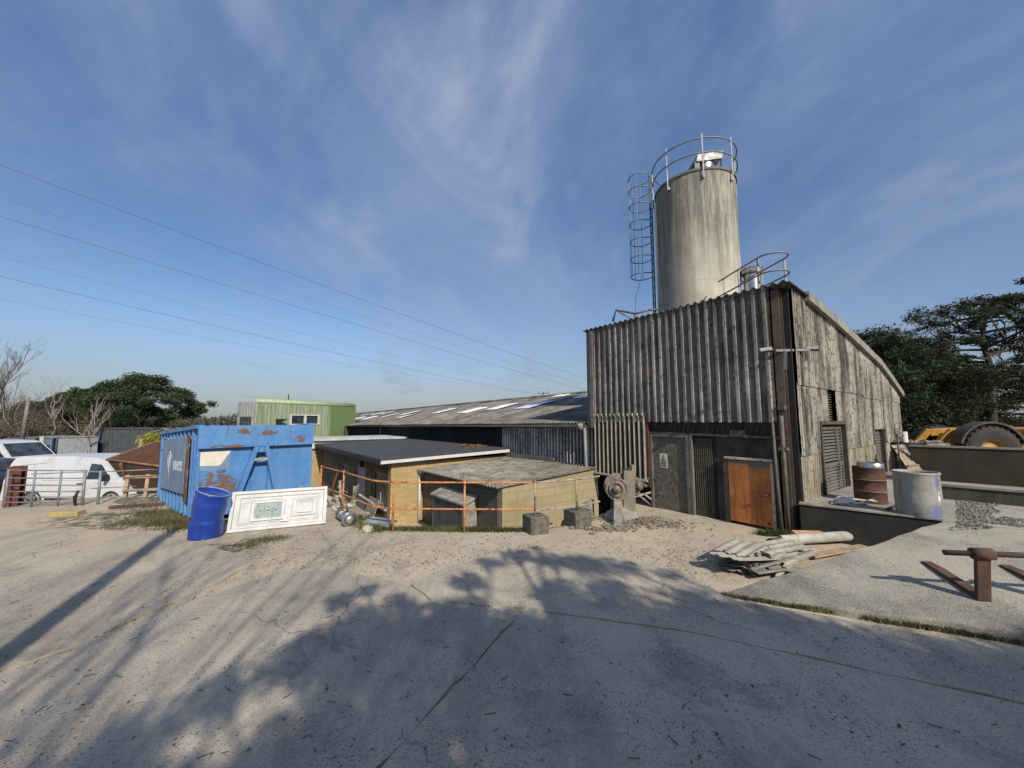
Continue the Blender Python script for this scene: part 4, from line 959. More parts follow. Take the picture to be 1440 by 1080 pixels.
m = M(); rect_ring(m, .062, DLn-.062, .062, DW-.062, .007, -.0118, -.0095); rect_ring(m, .165, DLn-.165, .145, DW-.145, .006, -.0118, -.0095); rect_ring(m, DLn*.62, DLn*.89, .21, DW-.21, .006, -.0118, -.0095); rect_ring(m, DLn*.665, DLn*.845, .265, DW-.265, .006, -.0118, -.0095); rect_ring(m, DLn*.20, DLn*.55, .17, DW-.21, .006, -.0118, -.0095)
obj('groove_shade_line', m, simple('groove_shade', (.22,.215,.20), None, 9, .8), wd)  # dark lines drawn in for the shade in the moulding gaps
gx0, gx1, gy0, gy1 = DLn*.24, DLn*.515, .225, DW-.265
gm = M(); arc_ = [(gx0+.03-.03*cos(radians(q)), (gy0+gy1)/2+(gy1-gy0)/2*sin(radians(q)), -.006) for q in range(-90, 91, 15)]
gm.prism([(gx1,gy0,-.006),(gx1,gy1,-.006)]+arc_[::-1], (0,0,-.004)); gl = obj('leaded_glass', gm, simple('frosted_glass', (.24,.30,.30), (.33,.38,.37), 14, .7, spec=.2), wd)
m = M()
for q in range(1,6): m.box(gx0+(gx1-gx0)*q/6-.0025,gx0+(gx1-gx0)*q/6+.0025,gy0,gy1,-.0055,-.0035)
for q in range(1,4): m.box(gx0,gx1,gy0+(gy1-gy0)*q/4-.0025,gy0+(gy1-gy0)*q/4+.0025,-.0054,-.0034)
obj('lead_strip', m, simple('lead', (.16,.18,.18), None, 9, .5), gl)
m = M(); cy_ = (gy0+gy1)/2; cx_ = (gx0+gx1)/2
for (dx_, dy_, s_) in ((-.13,0,.022),(-.07,.028,.018),(-.07,-.028,.018),(0,0,.024),(.07,.028,.018),(.07,-.028,.018),(.13,0,.022),(-.03,0,.016),(.03,0,.016)):
    m.prism([(cx_+dx_-s_,cy_+dy_,-.0025),(cx_+dx_,cy_+dy_-s_*.7,-.0025),(cx_+dx_+s_,cy_+dy_,-.0025),(cx_+dx_,cy_+dy_+s_*.7,-.0025)], (0,0,-.003))
for a in (gx0+.06,gx1-.07):
    for b in (gy0+.05,gy1-.05): m.prism([(a-.016,b,-.0028),(a,b-.014,-.0028),(a+.016,b,-.0028),(a,b+.014,-.0028)], (0,0,-.003))
obj('glass_motif', m, DPLAST, gl)
m = M(); m.box(DLn*.515,DLn*.60,.125,.14,.0,.035); m.box(DLn*.545,DLn*.565,.13,.23,-.012,.012); m.box(DLn*.40,DLn*.435,.012,.035,.012,.02); obj('handle', m, simple('dark_chrome', (.12,.12,.12), None, 9, .3, .7), wd)

# ------------------------------------------------------------------ stainless flue lying on the ground
f0 = gp(492, 741); f0.z = .15; f1 = gp(466, 722); f1.z = .10; 
fp = thing('flue_pipe', 'stainless steel flue with round cowl lying beside the white door', 'pipe', (0,0,0), 0)
fd = (f0-f1).normalized(); f1 = f0-fd*.85
obj('pipe', M().tube([f1, f0-fd*.06], .085, 18), STAIN, fp)
m = M(); m.tube([f0-fd*.09, f0-fd*.085, f0, f0+fd*.012], [.10,.155,.155,.145], 26); obj('cowl', m, STAIN, fp)
m = M(); m.tube([f0+fd*.012, f0+fd*.03], [.125,.03], 22); m.tube([f1+fd*.28,f1+fd*.31], .095, 18); obj('collar', m, simple('pale_stainless', (.62,.62,.60), (.40,.40,.38), 9, .35, .8), fp)

# ------------------------------------------------------------------ railings
RT = .97
def rail_run(name, label, pts, posts, mat_, zt=RT, zm=.45, group=None, zb=-.05, r=.018):
    o = thing(name, label, 'railing', (0,0,0), 0, group)
    m = M(); m.tube([Vector((p[0],p[1],zt)) for p in pts], r, 8, smooth=False); obj('top_rail', m, mat_, o)
    m = M(); m.tube([Vector((p[0],p[1],zm)) for p in pts], r, 8, smooth=False); obj('mid_rail', m, mat_, o)
    for p in posts: obj('post', M().tube([(p[0],p[1],p[2] if len(p)>2 else zb),(p[0],p[1],zt+.04)], r*1.25, 8), mat_, o)
    return o
rp0 = [(-5.15,10.55),(-4.05,9.42),(-2.85,8.08),(-2.38,7.9),(-.95,7.86),(.42,7.84)]
rail_run('orange_railing', 'orange-painted tubular railing along the drop before the brick building', rp0, [rp0[0],rp0[1],rp0[3],rp0[4]], ORANGE)
gr_ = simple('rusty_grey_rail', (.36,.34,.29), (.26,.20,.14), 9, .75, .1, rust=.25)
rp1 = [(.44,7.85),(1.38,8.28),(1.95,8.75)]
rail_run('grey_railing', 'pale grey railing stub standing in two concrete blocks', rp1, [(.46,7.86,.3),(1.36,8.27,.3)], gr_, RT, .42)
for i, (px_, py_, s_, lb) in enumerate(((.47,7.90,.40,'pitted concrete block holding the left post of the grey railing'),(1.38,8.34,.42,'pitted concrete block holding the right post of the grey railing'))):
    m = M(); m.grid(lambda a,b: (0,0,0), 1, 1) if False else None
    m.box(-s_/2,s_/2,-s_/2,s_/2,-.06,.33); o = obj('concrete_block', m, simple('pitted_block', (.15,.14,.115), (.085,.078,.065), 9, .95, 0, 1, 22, dirt=(.05,.047,.04), dirt_amt=.6), None, bevel=.018, loc=(px_,py_,0), rotz=radians(24+i*5))
    tag(o, lb, 'block', 'concrete blocks under the railing')
# ------------------------------------------------------------------ old conveyor gear by the steel door
cg = thing('conveyor_gear', 'rusty belt wheel and gear pipe on posts beside the steel door', 'machine', (0,0,0), 0)
GP = simple('dusty_gear', (.26,.225,.18), (.14,.12,.09), 8, .8, .2, .4, 40, rust=.25)
wc = dp(868,688,8.75); wa = Vector((-.35,-.93,.12)).normalized()
def disc(m, c, ax, prof, n=28):
    ax = ax.normalized(); u = ax.cross(Vector((0,0,1))).normalized(); v_ = ax.cross(u); vs = []
    for r, h in prof: vs += [c+ax*h+(u*cos(2*pi*k_/n)+v_*sin(2*pi*k_/n))*r for k_ in range(n)]
    m.add(vs, [(i*n+k_, i*n+(k_+1)%n, (i+1)*n+(k_+1)%n, (i+1)*n+k_) for i in range(len(prof)-1) for k_ in range(n)], True)
m = M(); disc(m, wc, wa, [(.0,-.05),(.24,-.05),(.25,0),(.25,.06),(.23,.07),(.19,.03),(.18,.03),(.17,.10),(.13,.11),(.11,.06),(.09,.06),(.08,.17),(.01,.18)]); obj('belt_wheel', m, GP, cg)
wc2 = wc+Vector((.06,.22,.03)); m = M(); disc(m, wc2, wa, [(0,-.04),(.29,-.04),(.30,.0),(.30,.03),(.27,.04),(0,.04)]); obj('wheel_guard', m, GP, cg)
base1 = gp(869,741); m = M(); m.beam((base1.x,base1.y,-.05), (wc.x+.03,wc.y+.02,wc.z-.12), .16, .05); m.beam((base1.x-.05,base1.y+.03,-.05),(wc.x-.02,wc.y+.1,wc.z-.1),.05,.14); obj('front_post', m, simple('worn_post', (.28,.255,.205), (.18,.16,.125), 6, .9, rust=.1), cg)
b2 = gp(880,731); m = M(); m.beam((b2.x+.05,b2.y,-.05),(b2.x+.10,b2.y+.02,1.08),.22,.06); m.beam((b2.x+.2,b2.y+.1,-.05),(b2.x+.22,b2.y+.12,1.2),.07,.14); obj('rear_post', m, simple('ochre_post', (.23,.18,.13), (.17,.155,.125), 5, .9, rust=.1), cg)
pA, pB, pC = dp(882,661,9.2), dp(893,676,8.95), dp(901,684,8.8)
m = M(); m.tube([pA, pB], .065, 12); disc(m, pB, (pB-pA), [(0,-.02),(.1,-.02),(.1,.04),(0,.04)]); m.tube([pB, pC+Vector((.02,0,-.06))], .055, 10); m.beam(pB+Vector((0,0,.02)), pC+Vector((.14,0,0)), .05,.05); obj('gear_pipe', m, GP, cg)
m = M(); q_ = dp(894,691,9.0); disc(m, q_, Vector((-.2,-.95,-.1)), [(0,-.15),(.085,-.15),(.085,.08),(.05,.1),(0,.1)]); obj('motor', m, simple('dusty_motor', (.26,.22,.18), (.17,.15,.12), 8, .8), cg)
m = M(); m.tube([dp(880,660,9.3), dp(881,672,9.3), dp(886,690,9.3)], .10, 10); obj('rubber_boot', m, DPLAST, cg)
m = M(); m.beam(dp(888,700,9.2), dp(915,692,9.2), .03,.03); m.beam(dp(905,694,9.2), dp(916,702,9.2), .03,.03); m.beam(dp(858,676,8.9), dp(864,700,8.7), .05,.03); obj('brace', m, simple('pale_rail', (.45,.41,.33)), cg)
m = M(); m.beam((1.55,8.75,-.1),(1.9,9.35,-.1),.10,.9) ; m.blob((2.45,8.85,.0),.34,8,6,.2,(1,.8,.9)); obj('footing', m, CONC, cg)
m = M(); r_ = random.Random(8)
for i in range(650):
    a = r_.gauss(0,.55); b = r_.gauss(0,.22); s_ = abs(r_.gauss(.009,.009))+.006
    m.blob((2.9+a*.8+b*.3, 8.55+b-a*.15, .01+s_*.3+max(0,.10-.12*abs(a)-.2*abs(b))), s_, 5, 3, .3, (1,1,.7), r_)
for i in range(160):
    a = r_.gauss(0,.3); b = r_.gauss(0,.12); s_ = abs(r_.gauss(.018,.016))+.008
    m.blob((2.05+a, 8.1+b, .012+s_*.3), s_, 5, 3, .3, (1.3,1,.5), r_)
tag(obj('rubble', m, simple('spilled_rubble', (.27,.235,.18), (.10,.088,.07), 30, .95)), 'spilled stone crumbs at the foot of the conveyor gear', 'rubble', kind='stuff')

# ------------------------------------------------------------------ broken cement sheets, pipe, boards beside the ramp
SHM = simple('broken_cement_sheet', (.42,.39,.31), (.30,.28,.22), 4, .9, 0, .4, 40, dirt=(.20,.18,.14), dirt_amt=.5)
SHD = simple('darker_cement_sheet', (.26,.24,.205), (.15,.14,.12), 5, .9, 0, .4, 40)  # darker sheets, mostly in the lower layers of the heap
def sheet_piece(i, c, L_, W_, rz_, tilt, mat_):
    r = random.Random(i); m = M(); nx, ny = 22, 6
    cut = [r.uniform(-.07,.07) for _ in range(ny+1)]; cut2 = [r.uniform(-.10,.07) for _ in range(ny+1)]
    def P_(a, b, dz):
        j = int(b*ny); x = -L_/2+L_*a + (cut[j]*(1-a) + cut2[j]*a); y = -W_/2+W_*b
        return (x, y, .009*sin(2*pi*y/.146)+dz+.015*sin(x*3+i))
    ny2 = 24
    vs = []; 
    for dz in (0,.008):
        for j in range(ny2+1):
            for k_ in range(7): vs.append(P_(k_/6, j/ny2, dz))
    o_ = 7*(ny2+1); fs = [(j*7+k_, j*7+k_+1, (j+1)*7+k_+1, (j+1)*7+k_) for j in range(ny2) for k_ in range(6)]
    fs += [tuple(o_+q for q in reversed(f)) for f in fs]
    for j in range(ny2): fs += [(j*7, (j+1)*7, (j+1)*7+o_, j*7+o_), ((j+1)*7+6, j*7+6, j*7+6+o_, (j+1)*7+6+o_)]
    for k_ in range(6): fs += [(k_+1, k_, k_+o_, k_+1+o_), (ny2*7+k_, ny2*7+k_+1, ny2*7+k_+1+o_, ny2*7+k_+o_)]
    m.add(vs, fs)
    o = obj('broken_sheet', m, mat_, None, fix=False, loc=c); o.rotation_euler = (tilt[0], tilt[1], rz_)
    tag(o, 'broken corrugated cement sheet in the heap beside the ramp', 'sheet', 'broken corrugated sheets heaped beside the ramp')
r_ = random.Random(21); pc0 = gp(1078,794)
pdir = (gp(1180,770)-gp(1050,795)).normalized(); pang = atan2(pdir.y, pdir.x)
for i in range(16):
    lay = i//3; k_ = i % 3
    c = pc0 + pdir*(-.42+.42*k_+r_.uniform(-.15,.15)) + Vector((-pdir.y, pdir.x, 0))*r_.uniform(-.22,.16)
    c.z = .05+lay*.040+r_.uniform(0,.02)
    sheet_piece(i, c, r_.uniform(.45,.95), r_.uniform(.30,.60), pang+r_.uniform(-.45,.45), (r_.uniform(-.12,.10), r_.uniform(-.10,.14)), SHM if (lay > 3 or r_.random() < .35) else SHD)
for i in range(5):     # edges stacked on end at the near side
    c = gp(1045+i*9, 806-i*1.5); c.z = .10
    sheet_piece(40+i, c, .35, .30, pang+1.2+r_.uniform(-.2,.2), (1.0+r_.uniform(-.2,.2), .2), SHD)
pa = gp(1098,768); pb = gp(1203,765); pa.z = .10; pb.z = .15
m = M(); m.tube([pa, pb], .085, 18, caps=False); m.tube([pa, pb], .075, 18, caps=True)
tag(obj('cement_pipe', m, simple('pale_cement_pipe', (.46,.44,.38), (.32,.30,.26), 4, .85, dirt=(.15,.14,.11), dirt_amt=.5)), 'long pale cement pipe lying behind the broken sheets', 'pipe')
m = M(); p = gp(1088,778); m.tube([Vector((p.x-.05,p.y,.16)), Vector((p.x+.22,p.y+.06,.15))], .08, 14); tag(obj('drain_bend', m, DPLAST), 'short black pipe end beside the broken sheets', 'pipe')
m = M(); p = gp(1150,764); m.prism([(p.x-.35,p.y+.02,.12),(p.x+.15,p.y-.02,.12),(p.x+.22,p.y+.18,.14),(p.x-.3,p.y+.22,.14)], (0,0,.03)); tag(obj('orange_board', m, simple('pale_orange_board', (.60,.33,.16), (.45,.27,.15), 6, .85)), 'pale orange board lying behind the long pipe', 'board')
m = M(); m.beam(gp(1140,782,.06), gp(1215,768,.10), .14,.03); tag(obj('plank', m, WOOD), 'pale plank lying in front of the long pipe', 'plank')

# ------------------------------------------------------------------ drums on the upper yard
def ribbed_drum(m, r, h, n=40):
    pf = [(.01,0),(r,0),(r+.008,.015),(r,.03),(r,h*.32),(r+.012,h*.335),(r,h*.35),(r,h*.64),(r+.012,h*.655),(r,h*.67),(r,h-.03),(r+.008,h-.012),(r+.008,h),(r-.01,h),(r-.01,h-.03)]
    m.lathe(pf, n=n); return m
p = gp(1225,706,YZ)
dm = thing('rusty_drum', 'rusty red-brown oil drum by the louvred door', 'drum', tuple(p), .4)
dm.scale = (.86,.86,.86); m = ribbed_drum(M(), .29, .80); m.lathe([(.285,.77),(.01,.77)]); obj('drum_shell', m, simple('brown_drum', (.095,.036,.024), (.05,.024,.018), 4, .8, 0, .4, 40, rust=.3, streak=7, dirt=(.03,.02,.016), dirt_amt=.5), dm)
m = M(); m.tube([(.30*cos(a),.30*sin(a),.268) for a in [2*pi*i/30 for i in range(31)]], .006, 5, caps=False); m.tube([(.30*cos(a),.30*sin(a),.524) for a in [2*pi*i/30 for i in range(31)]], .006, 5, caps=False); obj('rib', m, simple('pale_rib', (.34,.25,.20), None, 9, .8), dm)
m = M(); m.lathe([(.20,0),(.205,.10),(.19,.11),(.185,.02),(.01,.02)], n=24); tag(obj('steel_bowl', m, STAIN, None, loc=(p.x+.05,p.y,p.z+.665)), 'small steel bowl standing on the rusty drum', 'bowl')
p = gp(1293,726,YZ)
k = N('grey_plastic_drum_paint'); x,y,z = k.sep(); a_ = k.math('ARCTAN2', y, x)
base = k.mix(k.ramp(k.noise(2,6,.6),.35,.65), (.30,.30,.27), (.24,.24,.215))
f = k.math('MULTIPLY', k.math('MAXIMUM', k.ell(a_, z, -1.35, .60, .22, .15), k.math('MULTIPLY', k.ell(a_, z, -1.6, .10, .55, .17), .8)), k.ramp(k.noise(7,6,.7),.35,.5))
base = k.mix(k.math('MULTIPLY', f, .85), base, (.07,.13,.42)); base = k.mix(k.math('MULTIPLY', k.ell(a_, z, -1.35, .36, .12, .12), k.ramp(k.noise(14,4),.4,.5)), base, (.7,.72,.72))
m = M(); m.lathe([(.01,0),(.30,0),(.315,.03),(.325,.42),(.315,.78),(.325,.80),(.335,.815),(.33,.84),(.305,.84),(.295,.80),(.30,.45),(.28,.3),(.01,.3)], n=44)
m.v = [(a*.89,b*.89,c*.89) for a,b,c in m.v]
gd = obj('grey_drum', m, k.done(k.mix(k.math('MULTIPLY', k.ramp(k.noise(1,7,.75,vec=k.map((9,9,1.2))),.48,.66),.55), base, (.11,.105,.09)), .6, 0, k.bump(k.noise(3.5,4),.5,.04), .3), None, loc=tuple(p)); tag(gd, 'open grey drum splashed with blue and white paint', 'drum')
# scraps of white sheet and bar lying by the doorway
m = M(); p = gp(1188,709,YZ+.01); r_ = random.Random(4)
for i in range(7):
    a,b = p.x+r_.uniform(-.3,.35), p.y+r_.uniform(-.12,.2); m.prism([(a,b,YZ+.01+i*.012),(a+r_.uniform(.1,.3),b-.06,YZ+.015+i*.012),(a+r_.uniform(.1,.35),b+.1,YZ+.02+i*.012)], (0,0,.012))
m.blob((p.x+.1,p.y+.12,YZ+.04),.16,9,6,.1,(1.3,.8,.6)); tag(obj('white_scraps', m, simple('white_scrap', (.66,.65,.60), (.45,.43,.38), 8, .7)), 'white scraps lying at the foot of the louvred door', 'scrap')
m = M(); m.beam(gp(1248,716,YZ+.02), gp(1285,702,YZ+.02), .05,.03); tag(obj('steel_bar', m, RUST), 'rusty flat bar on the yard between the two drums', 'bar')

# walls at the back of the yard
def wall_between(a, b, z0, z1, th, mat_, name, label, cap=None):
    m = M(); m.beam((a.x,a.y,(z0+z1)/2),(b.x,b.y,(z0+z1)/2), th, z1-z0); o = tag(obj(name, m, mat_, bevel=.01), label, 'wall')
    if cap: m = M(); m.beam((a.x,a.y,z1+.012),(b.x,b.y,z1+.012), th+.05, .045); obj('coping', m, cap, o)
    return o
wa_, wb_ = gp(1316,700,YZ), gp(1440,712,YZ); wb_ = wa_+(wb_-wa_)*5
wall_between(wa_, wb_, YZ-.1, YZ+.27, .12, CONC_DARK, 'low_wall', 'low concrete kerb wall behind the grey drum', CONC)
ha, hb = dp(1279,627,10.9), dp(1440,632,9.5); ha.z = hb.z = 0; hb = ha+(hb-ha)*3
hz = dp(1340,629,10.35).z
wall_between(ha, hb, .2, hz, .16, simple('stained_yard_wall', (.050,.039,.027), (.030,.024,.017), 1.5, .95, 0, .8, 25, streak=3, dirt=(.03,.03,.026), dirt_amt=.7), 'yard_wall', 'high stained concrete wall in front of the yellow loader', simple('wall_coping', (.24,.22,.18), None, 5, .9))
# timber panel, pole and white post by the end of the gable
p0, p1 = dp(1262,626,11.3), dp(1308,690,9.9); w_ = Vector((.25,.12,0))
lp = thing('slatted_panel', 'slatted timber panel leaning beside the end of the gable wall', 'pallet', (0,0,0), 0)
for i in range(6):
    m = M(); o_ = w_*(i-2.5)*.42; m.beam(p0+o_, p1+o_, .07,.018, (0,-.5,1)); obj('slat', m, WOOD_GREY if i % 2 else WOOD, lp)
m = M()
for f_ in (.1,.5,.9): c = p0.lerp(p1,f_)-Vector((0,0,.0))+Vector((-.02,-.03,.03)); m.beam(c-w_*1.2, c+w_*1.2, .05,.03)
obj('batten', m, WOOD_GREY, lp)
m = M(); q0 = dp(1266,668,10.2); m.tube([(q0.x,q0.y,YZ-.02),(q0.x+.02,q0.y,dp(1266,610,10.2).z)], .018, 6); m.tube([dp(1261,611,10.2), dp(1266,616,10.2), dp(1271,612,10.2)], .012, 5)
tag(obj('thin_post', m, DPLAST), 'thin dark post with a forked tip by the leaning panel', 'post')
m = M(); q0 = dp(1274,630,12.5); m.tube([(q0.x,q0.y,.3),(q0.x,q0.y,dp(1274,607,12.5).z)], .07, 12); tag(obj('white_post', m, WHITE), 'white post standing behind the yard wall end', 'post')
# loose gravel and rubble on the yard
m = M(); r_ = random.Random(11)
for i in range(5200):
    u = r_.uniform(1345,1600); v = r_.uniform(700,742)+ (0 if u > 1345 else 12); q = gp(u, v, YZ)
    s_ = abs(r_.gauss(.006,.007))+.004
    if mnoise.noise(Vector((q.x*1.2,q.y*1.6,2))) < -.12: continue
    m.blob((q.x,q.y,YZ+s_*.35), s_, 5, 3, .3, (1.2,1,.7), r_)
tag(obj('gravel', m, simple('dark_gravel', (.09,.083,.07), (.20,.185,.155), 14, .95)), 'dark loose gravel strewn over the upper yard', 'gravel', kind='stuff')

# ------------------------------------------------------------------ lifting forks on the ramp
U1 = on_ramp(1380,843); T1 = on_ramp(1302,791); T2 = on_ramp(1407,793)
td = (T1-U1); tl_ = td.length; td.normalize(); up_ = nrm if nrm.z > 0 else -nrm
sd_ = td.cross(up_).normalized()
if sd_.x < 0: sd_ = -sd_
off = (T2-T1).dot(sd_)
fk = thing('lifting_forks', 'rusty pair of lifting forks with cross bar lying on the ramp', 'forks', (0,0,0), 0)
FH = .52
for q in (0, 1):
    b_ = U1+sd_*off*q; m = M()
    w2 = .055
    pr = [b_+up_*.005, b_+up_*.055, b_+td*tl_*.72+up_*.045, b_+td*tl_+up_*.02, b_+td*tl_+up_*.005]
    m.prism([p_-sd_*w2 for p_ in pr], sd_*w2*2)
    m.beam(b_+up_*.0-td*.02, b_+up_*FH-td*.04, .12,.05, td)
    f_ = obj('fork', m, RUST, fk, bevel=.006)
    c = b_+up_*(FH+.02)-td*.04; m = M(); m.tube([c-sd_*.09, c+sd_*.09], .062, 14); obj('eye', m, RUST, f_)
c = U1+up_*(FH+.02)-td*.04
obj('cross_bar', M().tube([c-sd_*.33, c+sd_*(off+.5)], .030, 12), RUST, fk)

# ------------------------------------------------------------------ wheel loader beyond the wall
YEL = simple('loader_yellow', (.45,.23,.02), (.30,.15,.02), 3, .5, 0, .1, 30, dirt=(.12,.08,.03), dirt_amt=.6, rust=.05)
lc_ = dp(1396,634,11.6)
ld_ = thing('wheel_loader', 'yellow wheel loader parked behind the yard wall', 'loader', (lc_.x-.15, lc_.y, lc_.z-.86*.86), radians(-8)); ld_.scale = (.86,.86,.86)
def loader_wheel(x, y):
    m = M(); m.lathe([(.42,-.22),(.62,-.27),(.80,-.25),(.86,-.17),(.86,.17),(.80,.25),(.62,.27),(.42,.22)], c=(x,y,.86), n=40, axis='y')
    for i in range(26):
        a = 2*pi*i/26; m.beam((x+.83*cos(a),y-.24,.86+.83*sin(a)),(x+.88*cos(a+.09),y,.86+.88*sin(a+.09)),.06,.06)
    w_ = obj('wheel', m, TYRE, ld_)
    m = M(); m.lathe([(.42,-.22),(.40,-.20),(.36,-.10),(.20,-.08),(.17,-.16),(.01,-.17)], c=(x,y,.86), n=28, axis='y'); obj('rim', m, YEL, w_)
for x, y in ((0,0),(2.95,0),(0,1.9),(2.95,1.9)): loader_wheel(x, y)
m = M(); m.prism([(.55,.2,.75),(.6,.2,1.45),(1.0,.2,1.75),(1.25,.2,1.5),(1.35,.2,.7)], (0,1.5,0)); m.prism([(1.6,.1,.8),(1.6,.1,1.6),(3.9,.1,1.75),(4.1,.1,1.5),(4.1,.1,.8)], (0,1.7,0)); m.prism([(-.7,.55,.7),(-.3,.55,1.45),(.7,.55,1.5),(.8,.55,.7)], (0,.8,0)); obj('body', m, YEL, ld_, bevel=.03)
m = M(); pts = [(1.02*cos(radians(a)), 1.02*sin(radians(a))+.86) for a in range(15, 166, 10)]; inn = [(.95*cos(radians(a)), .95*sin(radians(a))+.86) for a in range(165, 14, -10)]
m.prism([(p_[0],-.24,p_[1]) for p_ in pts+inn], (0,.42,0)); obj('fender', m, simple('black_fender', (.03,.03,.03), (.07,.05,.03), 6, .6), ld_)
m = M(); m.beam((.35,.45,1.52),(-.62,.45,1.45),.12,.26,(0,0,1)); m.beam((-.62,.45,1.55),(-1.35,.45,.75),.12,.2); obj('lift_arm', m, YEL, ld_, bevel=.01); m = M(); m.beam((.35,1.35,1.52),(-.62,1.35,1.45),.12,.26); m.beam((-.62,1.35,1.55),(-1.35,1.35,.75),.12,.2); obj('lift_arm', m, YEL, ld_, bevel=.01); obj('arm_cover', M().box(-.45,.1,.2,.5,1.48,1.68), YEL, ld_, bevel=.01)
m = M(); m.prism([(-1.25,-.2,.6),(-1.3,-.2,1.12),(-2.0,-.2,1.10),(-1.75,-.2,.55)], (0,2.3,0)); bkt = obj('bucket', m, simple('bucket_steel', (.30,.30,.29), (.11,.10,.09), 4, .7, .3, rust=.2), ld_)
m = M(); r_ = random.Random(2)
for i in range(40): m.blob((-1.6+r_.uniform(-.3,.3),.4+r_.uniform(-.55,1.2),1.10+r_.uniform(-.02,.06)), r_.uniform(.05,.10), 6, 4, .35, (1,1,.7), r_)
o = obj('rubble_load', m, simple('pale_rubble', (.36,.32,.27), (.10,.075,.05), 9, .9), None, loc=ld_.location, rotz=radians(-8)); o.scale = (.86,.86,.86); tag(o, 'rubble heaped in the bucket of the yellow loader', 'rubble', kind='stuff')
m = M(); m.box(3.5,4.7,.25,1.65,1.75,2.9); cb_ = obj('cab', m, YEL, ld_, bevel=.03); m = M(); m.box(3.6,4.6,.235,.246,1.9,2.75); obj('pane', m, GLASS, cb_)

# ================================================================== vehicles
def arch(cx, r, n=10): return [(cx-r*cos(pi*i/n), .30+r*sin(pi*i/n)*1.05) for i in range(n+1)]
def vehicle(name, label, cat, paint, length, hw, low, up, ztop, taper, arches, rw, windows, loc, rz_, scale=1.0, group=None, lamp=True):
    """low: silhouette below the belt; up: silhouette above it; sides lean in by taper"""
    v = thing(name, label, cat, loc, rz_, group); v.scale = (scale,)*3
    belt = up[0][1]; k_ = taper/(ztop-belt)
    def Y(z, s): return s*(hw - max(0, z-belt)*k_)
    m = M()
    for poly in (low, up):
        n = len(poly)
        vs = [(x, Y(z,-1), z) for x, z in poly]+[(x, Y(z,1), z) for x, z in poly]
        m.add(vs, [tuple(range(n)), tuple(reversed(range(n,2*n)))])
        m.add(vs, [(i, i+n, (i+1)%n+n, (i+1)%n) for i in range(n) if not (abs(poly[i][1]-belt) < 1e-6 and abs(poly[(i+1)%n][1]-belt) < 1e-6)])
    b_ = obj('body', m, paint, v, bevel=.035)
    for wn_, pts in windows:
        for s in (-1,1):
            m = M(); e = [Vector((x, Y(z,s)+s*.004, z)) for x, z in pts]; m.prism(e, (0,-s*.02,0)); obj(wn_, m, {'side_window':GLASS,'tail_light':simple('red_lens',(.45,.02,.015),(.3,.01,.01),5,.25),'headlight':simple('clear_lens',(.5,.52,.54),None,5,.15),'lower_trim':DPLAST,'door_seam':simple('panel_gap',(.13,.135,.14),None,4,.6)}[wn_], v)
    for cx in arches:
        for s in (-1,1):
            m = M(); m.lathe([(.20,-.10),(rw-.02,-.11),(rw,-.07),(rw,.07),(rw-.02,.11),(.20,.10)], c=(cx, s*(hw-.13), rw), n=28, axis='y'); w_ = obj('wheel', m, TYRE, v)
            m = M(); yy = s*(hw-.13)
            m.lathe([(rw-.09,s*.095),(rw-.12,s*.11),(rw-.13,s*.05),(.02,s*.04)], c=(cx,yy,rw), n=24, axis='y')
            obj('rim_dish', m, DPLAST, w_)
            m = M()
            for i in range(10):
                a = 2*pi*i/10; m.beam((cx+.04*cos(a),yy+s*.10,rw+.04*sin(a)),(cx+(rw-.10)*cos(a+.1),yy+s*.105,rw+(rw-.10)*sin(a+.1)),.035,.02)
            m.lathe([(rw-.09,s*.10),(rw-.085,s*.118),(rw-.115,s*.118)], c=(cx,yy,rw), n=24, axis='y'); m.lathe([(.055,s*.09),(.05,s*.13),(.01,s*.132)], c=(cx,yy,rw), n=14, axis='y')
            obj('rim', m, simple('alloy_rim', (.62,.63,.64), (.5,.5,.5), 5, .3, .6), w_)
    return v, Y
VLOW = [(0,1.05),(-.02,.75),(-.06,.55),(-.04,.34),(.45,.30)]+arch(1.2,.42)+[(3.8,.30)]+arch(4.3,.42)+[(5.2,.30),(5.34,.5),(5.30,.8),(5.1,1.05)]
VUP = [(5.1,1.05),(4.45,1.22),(3.78,1.84),(3.45,1.95),(2.5,2.0),(.5,1.99),(.22,1.94),(.08,1.72),(0,1.05)]
VWIN = [('side_window', [(3.25,1.16),(4.22,1.16),(3.72,1.70),(3.3,1.74)]),('tail_light', [(.015,.92),(.14,.95),(.20,1.55),(.085,1.62)]),('lower_trim', [(1.7,.34),(3.75,.34),(3.75,.46),(1.7,.46)]),
        ('door_seam', [(1.55,.5),(1.562,.5),(1.562,1.88),(1.55,1.88)]),('door_seam', [(3.1,.5),(3.112,.5),(3.112,1.88),(3.1,1.88)]),('door_seam', [(.25,1.62),(1.55,1.75),(1.55,1.762),(.25,1.632)]),('door_seam', [(1.55,1.1),(3.1,1.1),(3.1,1.112),(1.55,1.112)]),
        ('headlight', [(4.75,.82),(5.2,.80),(5.15,.98),(4.85,1.04)])]
def screens(v, front, hw0, hw1, rear=None):
    m = M(); (x0,z0),(x1,z1) = front
    m.add([(x0,-hw0,z0),(x0,hw0,z0),(x1,hw1,z1),(x1,-hw1,z1)], [(0,1,2,3)]); o = obj('windscreen', m, GLASS, v, fix=False)
    md = o.modifiers.new('t','SOLIDIFY'); md.thickness = .01
def mirror(v, x, z, hw):
    for s in (-1,1): m = M(); m.box(x-.06,x+.06,s*(hw+.02),s*(hw+.24),z,z+.24); obj('wing_mirror', m, DPLAST, v, bevel=.02)
